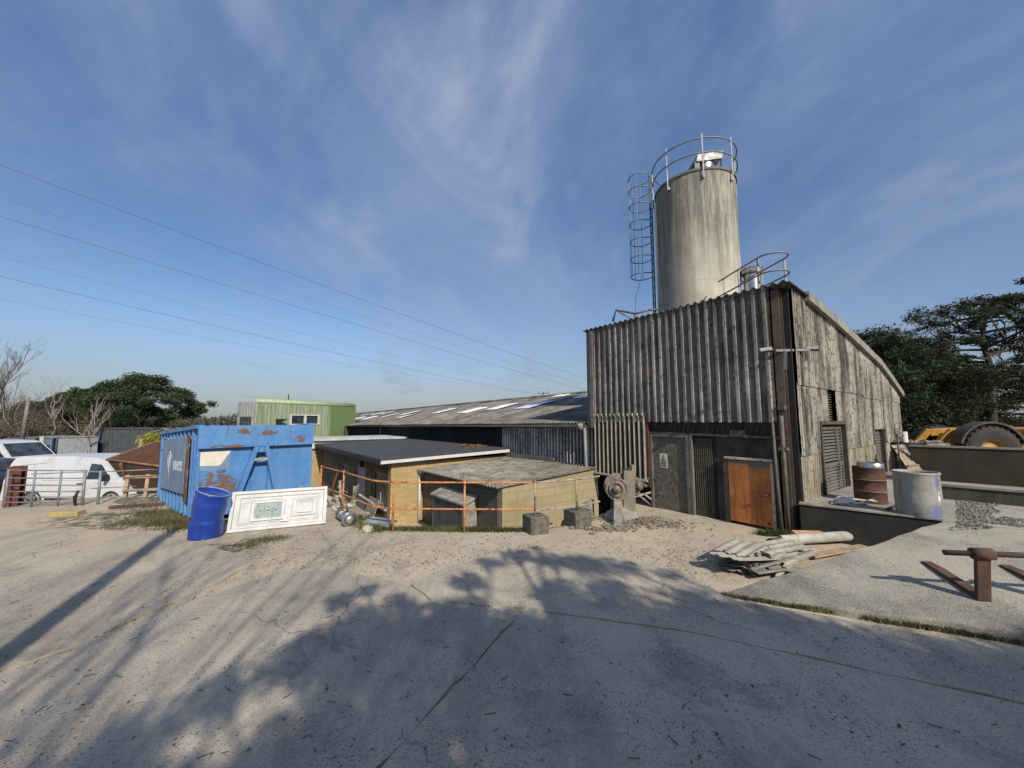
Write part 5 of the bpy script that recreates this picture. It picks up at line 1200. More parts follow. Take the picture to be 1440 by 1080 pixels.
def rear_bits(v, hw):
    m = M(); m.box(-.12,-.02,-hw*.95,hw*.95,.36,.60); obj('bumper', m, DPLAST, v, bevel=.02)
    m = M(); m.box(5.28,5.38,-hw*.9,hw*.9,.32,.62); m.box(5.27,5.345,-.5,.5,.68,.86); obj('front_bumper', m, DPLAST, v, bevel=.02)
v1, _ = vehicle('parked_van', 'white panel van with alloy wheel behind the field gate', 'van', WPAINT, 5.3, .98, VLOW, VUP, 2.0, .16, (1.2,4.3), .36, VWIN, (-19.35,15.9,-1.16), radians(-2), group='white vans parked beyond the gate')
screens(v1, ((4.46,1.25),(3.80,1.855)), .86, .76); mirror(v1, 4.15, 1.12, .98); rear_bits(v1, .98)
m = M(); m.tube([(2.95,-1.0,1.0),(3.2,-1.0,1.0)], .02, 6); obj('door_handle', m, DPLAST, v1)
v2 = dup(v1, (-35.0,24.2,-1.42), radians(-1), 'white high-roofed van whose cab shows left of the grey container', (1.2,1.2,1.22))
v3 = dup(v1, (-20.9,26.6,-1.42), radians(-87), 'white van roof showing above the brown skip', (1,1,1.08))
CLOW = [(0,.95),(-.03,.6),(.1,.3),(.4,.28)]+arch(.85,.36)+[(3.1,.28)]+arch(3.45,.36)+[(4.2,.28),(4.32,.5),(4.25,.8),(3.9,.95)]
CUP = [(3.9,.95),(3.1,1.08),(2.35,1.58),(1.3,1.66),(.45,1.55),(.05,1.0),(0,.95)]
CWIN = [('side_window', [(.45,1.05),(2.75,1.08),(2.25,1.50),(1.3,1.57),(.6,1.48)]),('headlight', [(3.75,.78),(4.2,.72),(4.15,.88),(3.85,.92)])]
DCAR = simple('dark_car_paint', (.018,.022,.028), (.014,.016,.02), 3, .2, 0, 0)
v4, _ = vehicle('parked_car', 'dark car at the rear of the white panel van', 'car', DCAR, 4.3, .9, CLOW, CUP, 1.66, .2, (.85,3.45), .34, CWIN, (-28.3,19.8,-1.32), radians(-6))
screens(v4, ((3.1,1.1),(2.37,1.59)), .78, .66)

# ------------------------------------------------------------------ gate, pallets, block, skip
gz = -.12
GA, GB = Vector((-12.95,10.05,gz)), Vector((-11.3,10.35,gz))
gt = thing('field_gate', 'galvanised tubular gate hung on a rusty girder', 'gate', tuple(GA), atan2(GB.y-GA.y, GB.x-GA.x)); gl_ = (GB-GA).length
m = M()
for z in (.12,.25,.38,.52,.68,.86,1.06): m.tube([(0,0,z+.0),(gl_,0,z-.05)], .018, 6)
obj('bars', m, STEEL, gt)
for f_, r_q in ((0,.026),(1,.030),(.34,.022),(.68,.022)): obj('stile', M().tube([(gl_*f_,0,.02-.05*f_),(gl_*f_,0,1.08-.05*f_)], r_q, 8), STEEL, gt)
m = M(); m.tube([(gl_-.12,-.03,.1),(gl_-.16,-.04,.35),(gl_-.10,-.03,.5),(gl_-.15,-.04,.2)], .03, 6); obj('chain', m, DPLAST, gt)
m = M(); m.box(-.15,.15,-.09,-.07,-.15,1.13); m.box(-.15,.15,.07,.09,-.15,1.13); m.box(-.01,.01,-.07,.07,-.15,1.13)
tag(obj('girder_post', m, RUSTRED, None, loc=(-13.08,10.32,gz), rotz=.3), 'rusty red girder standing upright behind the left end of the gate', 'post')
m = M(); m.box(-.35,.3,-.2,.2,-.02,.12); tag(obj('steel_block', m, RUSTRED, None, loc=(-13.1,9.98,gz-.02), rotz=.2), 'rusty steel block on the ground below the gate', 'block')
sf = thing('side_rail', 'thin grey rail and post beside the gate', 'railing', (0,0,0), 0)
m = M(); m.tube([(-11.0,10.45,gz-.1),(-11.0,10.45,.88)], .03, 8); obj('post', m, STEEL, sf)
m = M(); m.tube([(-11.15,10.4,.84),(-9.9,10.9,.86)], .014, 6); m.tube([(-11.15,10.4,.42),(-10.3,10.75,.42)], .014, 6); m.tube([(-12.9,10.5,.78),(-11.0,10.45,.86)], .012, 6); obj('rail', m, STEEL_DARK, sf)
def pallet(loc, rz_, lean, label):
    p_ = thing('timber_pallet', label, 'pallet', loc, rz_, 'pallets standing on edge by the gate'); p_.rotation_euler = (lean, 0, rz_)
    for x in (0,.45,.92): obj('bearer', M().box(x,x+.08,-.04,.05,0,.82), WOOD, p_)
    for z in (.05,.36,.72): obj('board', M().box(-.02,1.02,-.062,-.042,z,z+.075), WOOD_GREY if z == .36 else WOOD, p_)
pallet((-10.75,10.85,-.12), radians(20), -.12, 'pale timber pallet on edge next to the gate post')
pallet((-9.85,11.3,-.14), radians(24), -.10, 'pale timber pallet on edge next to the brown skip')
bp = gp(94,727,-.03); m = M(); m.box(-.30,.30,-.11,.11,-.05,.14); tag(obj('yellow_block', m, simple('faded_yellow_block', (.42,.32,.11), (.30,.24,.12), 7, .9, 0, .5), None, bevel=.015, loc=(bp.x,bp.y,-.03), rotz=.12), 'faded yellow concrete block at the foot of the gate', 'block')
m = M(); m.beam((-10.1,9.9,.03),(-8.6,10.5,.03),.12,.09); tag(obj('ground_beam', m, RUST), 'rusty beam lying on the ground between pallets and container', 'beam')
m = M(); m.blob((-10.35,10.75,-.08),.34,10,6,.25,(1.5,.8,.6)); m.blob((-9.8,10.9,-.08),.26,9,6,.25,(1.5,.9,.6)); tag(obj('soil_heap', m, simple('grey_soil', (.13,.12,.10), (.08,.075,.06), 9, .95)), 'small heap of grey soil under the pallets', 'soil', kind='stuff')
sk = thing('rusty_skip', 'brown rusty skip tipped towards the yard', 'skip', (-11.75,13.6,-.1), radians(-8)); sk.scale = (.95,.95,1.0); sk.rotation_euler = (radians(19), radians(5), radians(-8))
m = M()
rim = [(-1.45,-.8,1.25),(1.45,-.8,1.25),(1.45,.8,1.25),(-1.45,.8,1.25)]; bs = [(-.7,-.62,0),(.7,-.62,0),(.7,.62,0),(-.7,.62,0)]
m.add(rim+bs, [(0,4,5,1),(1,5,6,2),(2,6,7,3),(3,7,4,0),(4,7,6,5)])
o = obj('shell', m, simple('skip_olive_rust', (.055,.05,.032), (.085,.05,.032), 2, .85, 0, .3, rust=.4), sk); md = o.modifiers.new('t','SOLIDIFY'); md.thickness = .05
m = M(); m.add([(-1.38,-.74,1.24),(1.38,-.74,1.24),(1.38,.74,1.24),(-1.38,.74,1.24)]+[(-.68,-.58,.06),(.68,-.58,.06),(.68,.58,.06),(-.68,.58,.06)], [(0,1,5,4),(1,2,6,5),(2,3,7,6),(3,0,4,7),(4,5,6,7)])
obj('inner_face', m, simple('skip_inner_rust', (.11,.05,.03), (.075,.038,.025), 3, .9, 0, .3, rust=.2), sk, fix=False)
m = M(); m.tube([rim[0],rim[1],rim[2],rim[3],rim[0]], .035, 6); m.beam((-.95,-.74,.55),(-.8,-.86,1.2),.07,.07); m.beam((.95,-.74,.55),(.8,-.86,1.2),.07,.07); obj('rim', m, simple('skip_rim', (.26,.15,.08), (.16,.09,.05), 6, .8, rust=.2), sk)
m = M(); m.box(-1,1,-.7,.7,0,.35); o = tag(obj('earth_ramp', m, simple('brown_earth', (.16,.13,.09), None, 4, .95), None, loc=(-11.75,13.6,-.6), rotz=radians(-8)), 'bank of brown earth under the skip', 'earth', kind='stuff')

# ------------------------------------------------------------------ far side of the yard: containers, timber, poles
def far_box(name, label, uvl, uvr, d_l, d_r, vt, depth, mat_, corr=True, group=None):
    a, b = dp(uvl[0], uvl[1], d_l), dp(uvr[0], uvr[1], d_r); L_ = Vector((b.x-a.x, b.y-a.y, 0)); zt_ = dp(uvl[0], vt, d_l).z
    o = thing(name, label, 'container', (a.x, a.y, a.z), atan2(L_.y, L_.x), group); h = zt_-a.z; L_ = L_.length
    m = M(); cladding(m, 'x', 0, L_, 0, 0, h, .5, .05, prof_trap) if corr else m.box(0,L_,-.02,.02,0,h); obj('front_wall', m, mat_, o)
    m = M(); m.box(.0,L_,.05,depth,0,h-.02); obj('body', m, mat_, o)
    m = M(); m.box(-.06,L_+.06,-.08,0.02,h-.12,h+.02); m.box(-.06,L_+.06,-.08,.02,-.05,.1); m.box(-.08,.04,-.08,.02,.1,h-.12); m.box(L_-.04,L_+.08,-.08,.02,.1,h-.12); m.box(-.06,L_+.06,.02,depth,h-.02,h+.03); obj('corner_frame', m, mat_, o)
    return o
c1_ = far_box('storage_container', 'dark grey storage container below the pine trees', (134,638), (212,636), 38, 37, 602, 2.4, DGREY)
c2_ = far_box('site_container', 'weathered grey-blue container behind the white vans', (70,644), (106,640), 34, 37, 616, 3, simple('grey_blue_container', (.14,.18,.21), (.10,.13,.16), 2, .6, streak=3))
m = M(); m.box(.4,1.1,-.12,-.06,.2,1.8); m.box(1.2,1.9,-.12,-.06,.2,1.8); obj('door', m, simple('grey_blue_container', (.14,.18,.21)), c2_)
c3_ = far_box('pale_cabin', 'pale ribbed metal cabin beside the high-roofed van', (18,640), (70,643), 37, 34.2, 614, 3, LGREY)
m = M(); m.beam(dp(57,640,33), dp(59,614,33), .25,.1); tag(obj('cream_plank', m, simple('cream_plank', (.62,.58,.42), None, 3, .8)), 'cream plank standing against the pale cabin', 'plank')
r_ = random.Random(31)
for i, (u, v, d, n_, lb) in enumerate(((122,640,30,5,'stack of brown boards nearest the grey-blue container'),(150,640,29,6,'higher stack of brown boards below the dark container'),(172,640,28,3,'low stack of grey boards beside the brown skip'))):
    o = thing('timber_stack', lb, 'timber stack', tuple(dp(u, 652, d)), r_.uniform(-.3,.3), 'stacks of boards beyond the vans')
    for k_ in range(n_):
        m = M(); w0 = r_.uniform(1.0,1.4)
        for j in range(4): m.box(-w0, w0+r_.uniform(-.2,.3), j*.26, j*.26+.24, k_*.12, k_*.12+.08)
        obj('board_layer', m, [simple('brown_board', (.25,.15,.085), (.17,.11,.07), 5, .9), simple('tan_board', (.36,.27,.17), (.25,.19,.13), 5, .9), WOOD_GREY][(k_+i) % 3], o)
def pole(name, label, p, h, r, lean=(0,0)):
    m = M(); m.tube([p, p+Vector((lean[0],lean[1],h))], [r, r*.75], 10)
    return tag(obj(name, m, simple('weathered_pole', (.24,.21,.17), (.15,.13,.11), 4, .9, streak=5)), label, 'pole')
pole('wooden_pole', 'short wooden pole in the scrub behind the vans', dp(30,625,32), 3.9, .14, (.15,0))
m = M(); m.beam(dp(197,640,24), dp(199,617,24), .16,.08); tag(obj('fence_post', m, WOOD), 'pale post beside the yellow-flowering shrub', 'post')
# power lines running away to the right
for i, (v0, u1, v1, lb) in enumerate(((223,826,533,'topmost overhead cable, rising steepest to the left'),(268,822,541,'second overhead cable from the top'),(296,826,549,'third overhead cable from the top, darker'),(349,770,548,'fourth overhead cable from the top, faint'),(378,762,555,'fifth overhead cable from the top, darker'),(410,742,553,'lowest overhead cable in the sky'))):
    pA = dp(-130, v0-(.30*160 if i < 3 else .2*150), 34+i*2); pB = dp(u1, v1, 150+i*6); sagv = (1.0 if i < 3 else 1.4)
    pts = []
    q0_ = dp(0, v0, 36+i*2); dirr = (q0_-pB)
    pA = q0_ + dirr*.25
    for k_ in range(41):
        t_ = k_/40; p = pA.lerp(pB, t_); p.z -= 4*sagv*t_*(1-t_) - 4*sagv*.2*.8*(1 if t_ < .2 else max(0,(1-t_)/.8))*.0; pts.append(p)
    m = M(); m.tube(pts, [.012+.028*(j/40) for j in range(41)] if i in (0,2,4) else [.007+.016*(j/40) for j in range(41)], 5); tag(obj('overhead_cable', m, simple('cable_black', (.05,.055,.06), None, 3, .6)), lb, 'cable', 'overhead power cables')
m = M(); p = dp(764,556,150); m.tube([p+Vector((0,0,-8)), p+Vector((0,0,1.5))], .2, 6); m.beam(p+Vector((-2.2,0,.8)), p+Vector((2.2,0,.8)), .25,.2)
m.tube([p+Vector((-2,0,.8)),p+Vector((-2,0,1.7))],.12,5); m.tube([p+Vector((2,0,.8)),p+Vector((2,0,1.7))],.12,5)
tag(obj('far_power_pole', m, simple('cable_black', (.05,.05,.05))), 'tiny distant power pole over the shed ridge', 'pole')

# ================================================================== vegetation
import numpy as np
def quads(name, P, S, mat_, parent=None, rs=None, tri=False, updown=1.0):
    """leaf-sized faces at points P with sizes S, random directions"""
    rs = rs or np.random.RandomState(1); n = len(P)
    a = rs.normal(size=(n,3)); a[:,2] *= updown; a /= np.linalg.norm(a,axis=1)[:,None]; b = rs.normal(size=(n,3)); b -= (b*a).sum(1)[:,None]*a; b /= np.linalg.norm(b,axis=1)[:,None]
    S = np.asarray(S)[:,None]; A_ = a*S; B_ = b*S*.30
    V = np.stack([P-A_, P+B_, P+A_, P-B_], 1).reshape(-1,3)
    me = bpy.data.meshes.new(name); me.vertices.add(4*n); me.vertices.foreach_set('co', V.astype(np.float32).ravel())
    me.loops.add(4*n); me.loops.foreach_set('vertex_index', np.arange(4*n, dtype=np.int32)); me.polygons.add(n)
    me.polygons.foreach_set('loop_start', np.arange(0,4*n,4, dtype=np.int32)); me.polygons.foreach_set('loop_total', np.full(n,4, dtype=np.int32))
    me.update(calc_edges=True); me.materials.append(mat_)
    o = bpy.data.objects.new(name, me); COL.objects.link(o)
    if parent: o.parent = parent
    return o
def cloud(rs, blobs, n, shell=.55):
    """points in ellipsoid clumps (cx,cy,cz,rx,ry,rz)"""
    vol = np.array([b[3]*b[4]*b[5] for b in blobs])**.75; cnt = np.maximum(8, (vol/vol.sum()*n).astype(int)); out = []
    for b, c in zip(blobs, cnt):
        d = rs.normal(size=(c,3)); d /= np.linalg.norm(d,axis=1)[:,None]; r = rs.uniform(0,1,c)**(shell)
        out.append(np.array(b[:3])+d*r[:,None]*np.array(b[3:6]))
    return np.concatenate(out)
def limb(m, p, d, L_, r, depth, rng, tips, spread=.6, up=.15, n=4, kids=(2,3), grav=0, nodes=None):
    pts = [p]; q = p.copy(); dd = d.normalized()
    for i in range(3):
        dd = (dd+Vector((rng.gauss(0,.14), rng.gauss(0,.14), rng.gauss(0,.10)+up*.25))).normalized(); q = q+dd*L_/3; pts.append(q)
    m.tube(pts, [r, r*.85, r*.7, r*.55], n if depth > 1 else 3, caps=False)
    if depth <= 0: tips.append((q, dd)); return
    for k_ in range(rng.randint(*kids)):
        f = rng.choice((1,2,3,3)); s = pts[f]; nd = (dd+Vector((rng.uniform(-1,1), rng.uniform(-1,1), rng.uniform(-.6,.8)))*spread+Vector((0,0,up))).normalized()
        limb(m, s, nd, L_*rng.uniform(.55,.8), r*.55, depth-1, rng, tips, spread, up, n, kids)
def pine(name, label, base, h, spreadx, seed, mat_, nleaf, leaf=.22, crown0=.35, rs_scale=1.0, group=None, lean=(0,0), nl=15, twigs=1):
    rng = random.Random(seed); rs = np.random.RandomState(seed)
    t_ = thing(name, label, 'tree', tuple(base), 0, group); m = M(); tips = []; blobs = []
    tp = [Vector((0,0,-.6))]; 
    for i in range(1,9): tp.append(Vector((lean[0]*i/8+rng.gauss(0,.012*h), lean[1]*i/8+rng.gauss(0,.012*h), h*.93*i/8)))
    m.tube(tp, [h*.027*(1-.8*i/8) for i in range(9)], 10)
    for k_ in range(nl):
        f = crown0+(1-crown0)*(k_+rng.random())/nl; z = h*.93*f; i = min(7,int(f*8)); s = tp[i].lerp(tp[i+1], f*8-i)
        a = k_*2.4+rng.uniform(-.5,.5); wdt = spreadx*(.55+.75*sin(pi*min(1,(f-crown0)/(1-crown0)*.8+.12)))*rng.uniform(.65,1.1)
        L_ = wdt; d = Vector((cos(a), sin(a), rng.uniform(.0,.3)))
        tt = []; limb(m, s, d, L_*.8, h*.008, 2 if twigs else 1, rng, tt, .55, .12, 5); tips += tt
        for q, dd in tt:
            rr_ = rng.uniform(.07,.13)*spreadx*rs_scale; blobs.append((q.x,q.y,q.z+rr_*.25,rr_*1.4,rr_*1.4,rr_*.9))
        for f2 in (.45,.7,.95):
            q = s+d.normalized()*L_*f2; rr_ = rng.uniform(.09,.16)*spreadx*rs_scale; blobs.append((q.x+rng.gauss(0,.3),q.y+rng.gauss(0,.3),q.z+rr_*.5,rr_*1.35,rr_*1.35,rr_*.9))
    for k_ in range(9):
        a = rng.uniform(0,2*pi); rr_ = rng.uniform(.10,.17)*spreadx*rs_scale; R_ = rng.uniform(0,.45)*spreadx; blobs.append((tp[-1].x+R_*cos(a), tp[-1].y+R_*sin(a), h*(.97-.10*(R_/spreadx)**2)-rng.uniform(0,.05)*h, rr_*1.5, rr_*1.5, rr_*.8))
    cap = lambda x, y: h*(.95-.22*min(1.6,(x*x+y*y)/spreadx**2)+.035*sin(atan2(y,x)*3+seed)+.03*sin(atan2(y,x)*7))
    m.v = [(a[0],a[1],min(a[2], cap(a[0],a[1]))) for a in m.v]
    obj('trunk', m, BARK, t_, fix=False)
    blobs = [(b[0],b[1],min(b[2], cap(b[0],b[1])+rng.gauss(0,.025*h)),b[3],b[4],b[5]) for b in blobs]
    P = cloud(rs, blobs, int(nleaf*2.6), .75); quads('crown', P, rs.uniform(.5,1.3,len(P))*leaf*.60, mat_, t_, rs, updown=.7)
    return t_
def bare_tree(name, label, base, h, seed, mat_, depth=5, spread=.5, trunk=1, tilt=(0,0,1), r=None, kids=(2,3), cat='tree', group=None):
    rng = random.Random(seed); t_ = thing(name, label, cat, tuple(base), 0, group); m = M(); tips = []
    for k_ in range(trunk):
        d = Vector(tilt)+Vector((rng.gauss(0,.28*(trunk>1)), rng.gauss(0,.28*(trunk>1)), 0)); limb(m, Vector((rng.gauss(0,.3*(trunk>1)),rng.gauss(0,.3*(trunk>1)),-.3)), d, h*.42, r or h*.02, depth, rng, tips, spread, .22, 5, kids)
    obj('branches', m, mat_, t_, fix=False)
    return t_
# pines on the left skyline
pine('pine_tree', 'broad dark pine, right-hand one of the pair over the dark container', dp(188,640,46), 9.6, 4.6, 12, PINE, 20000, .27, .28, 1.15)
pine('pine_tree', 'smaller pine left of the broad dark pine', dp(140,640,50), 9.0, 4.2, 15, PINE, 13000, .27, .35, 1.1)
pine('pine_tree', 'thin flat-topped pine at the left end of the skyline group', dp(97,640,52), 8.4, 4.2, 18, PINE, 8000, .26, .55, 1.0)
bare_tree('bare_tree', 'pale leaning bare tree in front of the left pines', dp(52,632,38), 6.4, 5, PALETWIG, 5, .5, 2, (.28,0,1))
bare_tree('bare_tree', 'tall bare tree cut by the left edge of the picture', dp(-14,628,36), 8.6, 6, TWIG, 6, .55, 2, (0,0,1), kids=(2,4))
bare_tree('bare_tree', 'grey bare tree under the middle of the pines', dp(112,636,36), 5.0, 9, PALETWIG, 5, .7, 3, (0,0,1), kids=(2,3))
def shrub(name, label, base, blobs, n, leaf, mat_, stem=True, cat='shrub', seed=1, tw=None):
    rs = np.random.RandomState(seed); rng = random.Random(seed); t_ = thing(name, label, cat, tuple(base), 0)
    P = cloud(rs, blobs, n, .5); quads('foliage', P, rs.uniform(.5,1.2,len(P))*leaf, mat_, t_, rs)
    m = M()
    for b in blobs: limb(m, Vector((b[0]*.6,b[1],-.3)), Vector((b[0]*.3+rng.gauss(0,.2),rng.gauss(0,.3),1)), b[2]+b[5]*.7, .05, 3, rng, [], .6, .1, 3)
    obj('stem', m, tw or TWIG, t_, fix=False); return t_
rng = random.Random(77)
# brown winter scrub: one mass that nobody could count, bare twigs and dull leaves
m = M()
for i in range(60):
    u = rng.uniform(-120,215); d = rng.uniform(33,44); d = d+9 if 40 < u else d; p = dp(u, 626+rng.uniform(-3,3), d); hh = rng.uniform(2.4,4.6)*(1.25 if u < 150 else .9)
    for k_ in range(3): limb(m, p+Vector((rng.gauss(0,.5),rng.gauss(0,.5),-.5)), Vector((rng.gauss(0,.4),rng.gauss(0,.4),1)), hh*.5, .05, 4, rng, [], .75, .12, 3, (2,3))
tag(obj('winter_scrub', m, TWIG, fix=False), 'tangled brown winter scrub behind the vans', 'undergrowth', kind='stuff')
rs = np.random.RandomState(5); bl_ = []
for i in range(110):
    u = rng.uniform(-160,225); d = rng.uniform(36,50); p = dp(u, 632, d); d = d+6 if 40 < u else d; p = dp(u, 630, d); rr_ = rng.uniform(1.0,2.0); bl_.append((p.x,p.y,p.z+rng.uniform(.2,2.3)*(1.25 if u < 150 else .5),rr_*1.3,rr_,rr_*.8))
P = cloud(rs, bl_, 26000, .5); tag(quads('scrub_foliage', P, rs.uniform(.08,.22,len(P)), SCRUB, None, rs), 'dull brown foliage in the scrub behind the vans', 'undergrowth', kind='stuff')
shrub('rounded_tree', 'olive rounded tree on the mound left of the blue container', dp(237,640,60), [(-1.2,0,2.8,2.6,2,1.8),(1.8,0,3.0,2.8,2,1.9),(.3,0,4.2,2.4,2,1.5),(-3.5,0,1.6,2.2,2,1.4),(4,0,1.6,2.2,2,1.3),(0,0,1.2,4.5,2,1.4)], 11000, .22, SCRUBG, cat='tree', seed=3)
shrub('yellow_shrub', 'bright yellow-green shrub beside the blue container', dp(214,640,25), [(-.5,0,.9,.6,.5,.45),(.2,0,1.15,.6,.5,.45),(.8,0,.8,.6,.5,.45),(0,0,.5,.9,.6,.5)], 4000, .08, GORSE, seed=4)
shrub('yellow_shrub', 'dull gorse beyond the dark container', dp(205,618,50), [(-1,0,.3,2,1,.8),(1.5,0,.2,2,1,.7)], 2500, .2, leaf_mat('olive_gorse', (.17,.16,.05), (.12,.12,.05)), seed=6)
# distant wooded skyline
rs = np.random.RandomState(9); bl_ = []
for i in range(260):
    a = radians(rng.uniform(-72,-14)); d = rng.uniform(150,185); x_, y_ = d*sin(a), d*cos(a); rr_ = rng.uniform(3,6); bl_.append((x_,y_,H(x_,y_)+.6+rng.uniform(0,2.2),rr_*1.6,rr_,rr_*.62))
P = cloud(rs, bl_, 30000, .5); tag(quads('distant_woods', P, rs.uniform(.5,1.1,len(P)), leaf_mat('hazy_woods', (.085,.10,.085), (.12,.12,.11)), None, rs), 'hazy wooded skyline on the left horizon', 'woods', kind='stuff')
# pines on the right
pine('pine_tree', 'tall pine with open lower limbs at the right edge of the picture', dp(1392,632,26)-Vector((0,0,.8)), 11.6, 4.9, 33, PINE_DK, 9000, .19, .30, .70, lean=(.9,0), nl=26)
pine('pine_tree', 'second tall pine at the far right edge', dp(1475,632,25)-Vector((0,0,.8)), 11.8, 4.2, 36, PINE_DK, 10000, .20, .22, .8)
for i, (u, d, h_, s_, sd_, lb) in enumerate(((1216,28,9.6,4.2,41,'dark pine rising directly over the gable verge'),(1262,27,8.4,3.6,44,'dense dark pine behind the end of the gable'),(1312,30,8.0,4.0,47,'dense dark pine left of the tall open pine'),(1180,34,8.6,4.4,49,'dark pine top hidden mostly by the gable roof'))):
    pine('pine_tree', lb, dp(u,632,d)-Vector((0,0,.8)), h_, s_, sd_, PINE_DK, 19000, .20, .10, 1.5, nl=20)
for i, (u, d, lb) in enumerate(((1285,24,'low dark evergreen bush behind the white post'),(1340,27,'low dark evergreen bush behind the loader bucket'),(1400,30,'low dark evergreen bush behind the loader wheel'))):
    shrub('evergreen_bush', lb, dp(u,632,d)-Vector((0,0,.8)), [(-2,0,1.2,2.2,1.5,1.6),(1.5,0,1.6,2.4,1.5,1.7),(0,0,2.6,2.6,1.5,1.3),(0,0,.6,4,1.6,1.2)], 9000, .2, PINE_DK, seed=60+i)
# weeds and grass in the joints and along the edges
def tufts(pts, n, h, rs, spread):
    V = []; F = []; 
    for i in range(n):
        c = pts[rs.randint(len(pts))]; x, y, z = c[0]+rs.normal()*spread, c[1]+rs.normal()*spread*.6, c[2]; hh = h*rs.uniform(.4,1.2); a = rs.uniform(0,6.28); w_ = .006+.004*rs.rand(); l = hh*rs.uniform(.1,.8); b = rs.uniform(0,6.28)
        o = len(V); V += [(x-w_*cos(a),y-w_*sin(a),z-.01),(x+w_*cos(a),y+w_*sin(a),z-.01),(x+l*cos(b),y+l*sin(b),z+hh)]; F.append((o,o+1,o+2))
    m = M(); m.add(V, F); return m
rs = np.random.RandomState(14)
def line(a, b, n): return [tuple(Vector(a).lerp(Vector(b), i/(n-1))) for i in range(n)]
m = tufts(line((-2.9,8.05,0),(.3,7.95,0),60)+line((-2.3,8.0,0),(-.2,7.95,0),60), 5200, .09, rs, .07); tag(obj('grass', m, GRASS, fix=False), 'short green grass along the foot of the orange railing', 'grass', kind='stuff')
e0, e1 = A, on_ramp(1440,889)
m = tufts([(p[0],p[1],.02) for p in line((A.x,A.y,0),(e1.x,e1.y,0),80) if mnoise.noise(Vector((p[0]*3,p[1]*3,0))) > -.15], 2600, .045, rs, .025); tag(obj('grass', m, WEED, fix=False), 'thin weeds in the gap under the ramp edge', 'grass', kind='stuff')
m = tufts([tuple(gp(u, v)) for u, v in ((225,727),(240,722),(235,735),(215,722),(250,735),(205,712),(262,742),(195,735))], 4200, .09, rs, .30); tag(obj('weeds', m, WEED, fix=False), 'dry weeds beside the blue container', 'weeds', kind='stuff')
m = tufts([tuple(gp(u, v)) for u, v in ((375,760),(390,757),(362,762),(345,768))], 1200, .06, rs, .13); tag(obj('weeds', m, WEED, fix=False), 'dry weeds in front of the white door', 'weeds', kind='stuff')
m = tufts([tuple(gp(u, v)) for u, v in ((1075,752),(1090,753),(1104,753),(1120,750))], 900, .12, rs, .08); tag(obj('weeds', m, GRASS, fix=False), 'green weeds at the foot of the hatch door', 'weeds', kind='stuff')
m = tufts([tuple(gp(u, v)) for u, v in ((505,738),(520,743),(530,746),(500,730))], 1500, .10, rs, .12); tag(obj('weeds', m, GRASS, fix=False), 'weeds between the flue pipe and the railing', 'weeds', kind='stuff')
pg = tw(.3,.0)
m = M(); r_ = random.Random(29)
for i in range(260):
    q = gp(r_.uniform(-40,1440), 745+330*r_.random()**1.3); a = r_.uniform(0,6.3); l = r_.uniform(.012,.05); q.z = .034
    if r_.random() < .5: m.beam(q, q+Vector((l*1.8*cos(a), l*1.8*sin(a), .006)), .004,.004)
    else: m.prism([q, q+Vector((l*.5*cos(a),l*.5*sin(a),.006)), q+Vector((l*.6*cos(a+.8),l*.6*sin(a+.8),.003)), q+Vector((l*.35*cos(a+1.4),l*.35*sin(a+1.4),.0))], (0,0,.003))
tag(obj('fallen_leaves', m, simple('dry_leaf', (.12,.08,.045), (.05,.04,.028), 20, .9)), 'scattered dry leaves and twigs on the concrete', 'leaves', kind='stuff')
# loose stones on the sandy strip
m = M(); r_ = random.Random(19)
for i in range(5200):
    u = r_.uniform(60,1010); v = 770+abs(r_.gauss(0,1))*30*(1 if r_.random() < .7 else -1)*.8 + (max(0, 380-u)*.22)
    if v < 745: continue
    q = gp(u, v); s_ = abs(r_.gauss(.004,.006))+.003
    if s_ > .02: s_ = .01
    m.blob((q.x,q.y,.012+s_*.5+(.012 if mnoise.noise(q*2)>.1 else 0)), s_, 5, 3, .3, (1.2,1,.7), r_)
tag(obj('loose_stones', m, simple('loose_stone', (.42,.38,.31), (.20,.18,.15), 40, .95), fix=False), 'loose chippings strewn on the sandy strip of the yard', 'gravel', kind='stuff')
# stuff by the drop: rubble, board, plastic gutter lengths, stone
m = M(); r_ = random.Random(23)
for i in range(90):
    q = Vector((-4.75+r_.gauss(0,.35), 10.35+r_.gauss(0,.35), -.3+r_.uniform(0,.45))); m.blob(q, r_.uniform(.04,.13), 6, 4, .35, (1,1,.8), r_)
for i in range(16):
    q = Vector((-4.8+r_.gauss(0,.4), 10.4+r_.gauss(0,.4), -.1)); m.beam(q, q+Vector((r_.uniform(-.5,.5),r_.uniform(-.3,.3),r_.uniform(.2,.75))), .07,.025)
tag(obj('rubble', m, simple('mixed_rubble', (.45,.42,.35), (.14,.11,.08), 7, .9)), 'heap of rubble and timber behind the far end of the orange railing', 'rubble', kind='stuff')
m = M(); q = Vector((-5.25,10.9,-.6)); m.beam(q, q+Vector((.35,.1,1.35)), .22,.05); tag(obj('red_plank', m, RUSTRED), 'dark red plank leaning behind the railing end', 'plank')
m = M()
for i in range(3): a = gp(512+i*5, 738-i); b = gp(553+i*4, 746-i*2); m.beam(Vector((a.x,a.y,.06+i*.03)), Vector((b.x-.1,b.y+.1,.04+i*.03)), .09,.03)
tag(obj('gutter_lengths', m, simple('grey_upvc', (.36,.38,.40), (.24,.25,.26), 6, .5)), 'grey plastic gutter lengths lying by the orange post', 'gutter')
p = gp(517,748); m = M(); m.blob((p.x,p.y,.06),.10,8,6,.25,(1.2,.9,.8)); tag(obj('stone', m, simple('pale_stone', (.42,.37,.27), (.26,.24,.19), 7, .9)), 'pale lump of stone left of the orange post', 'stone')

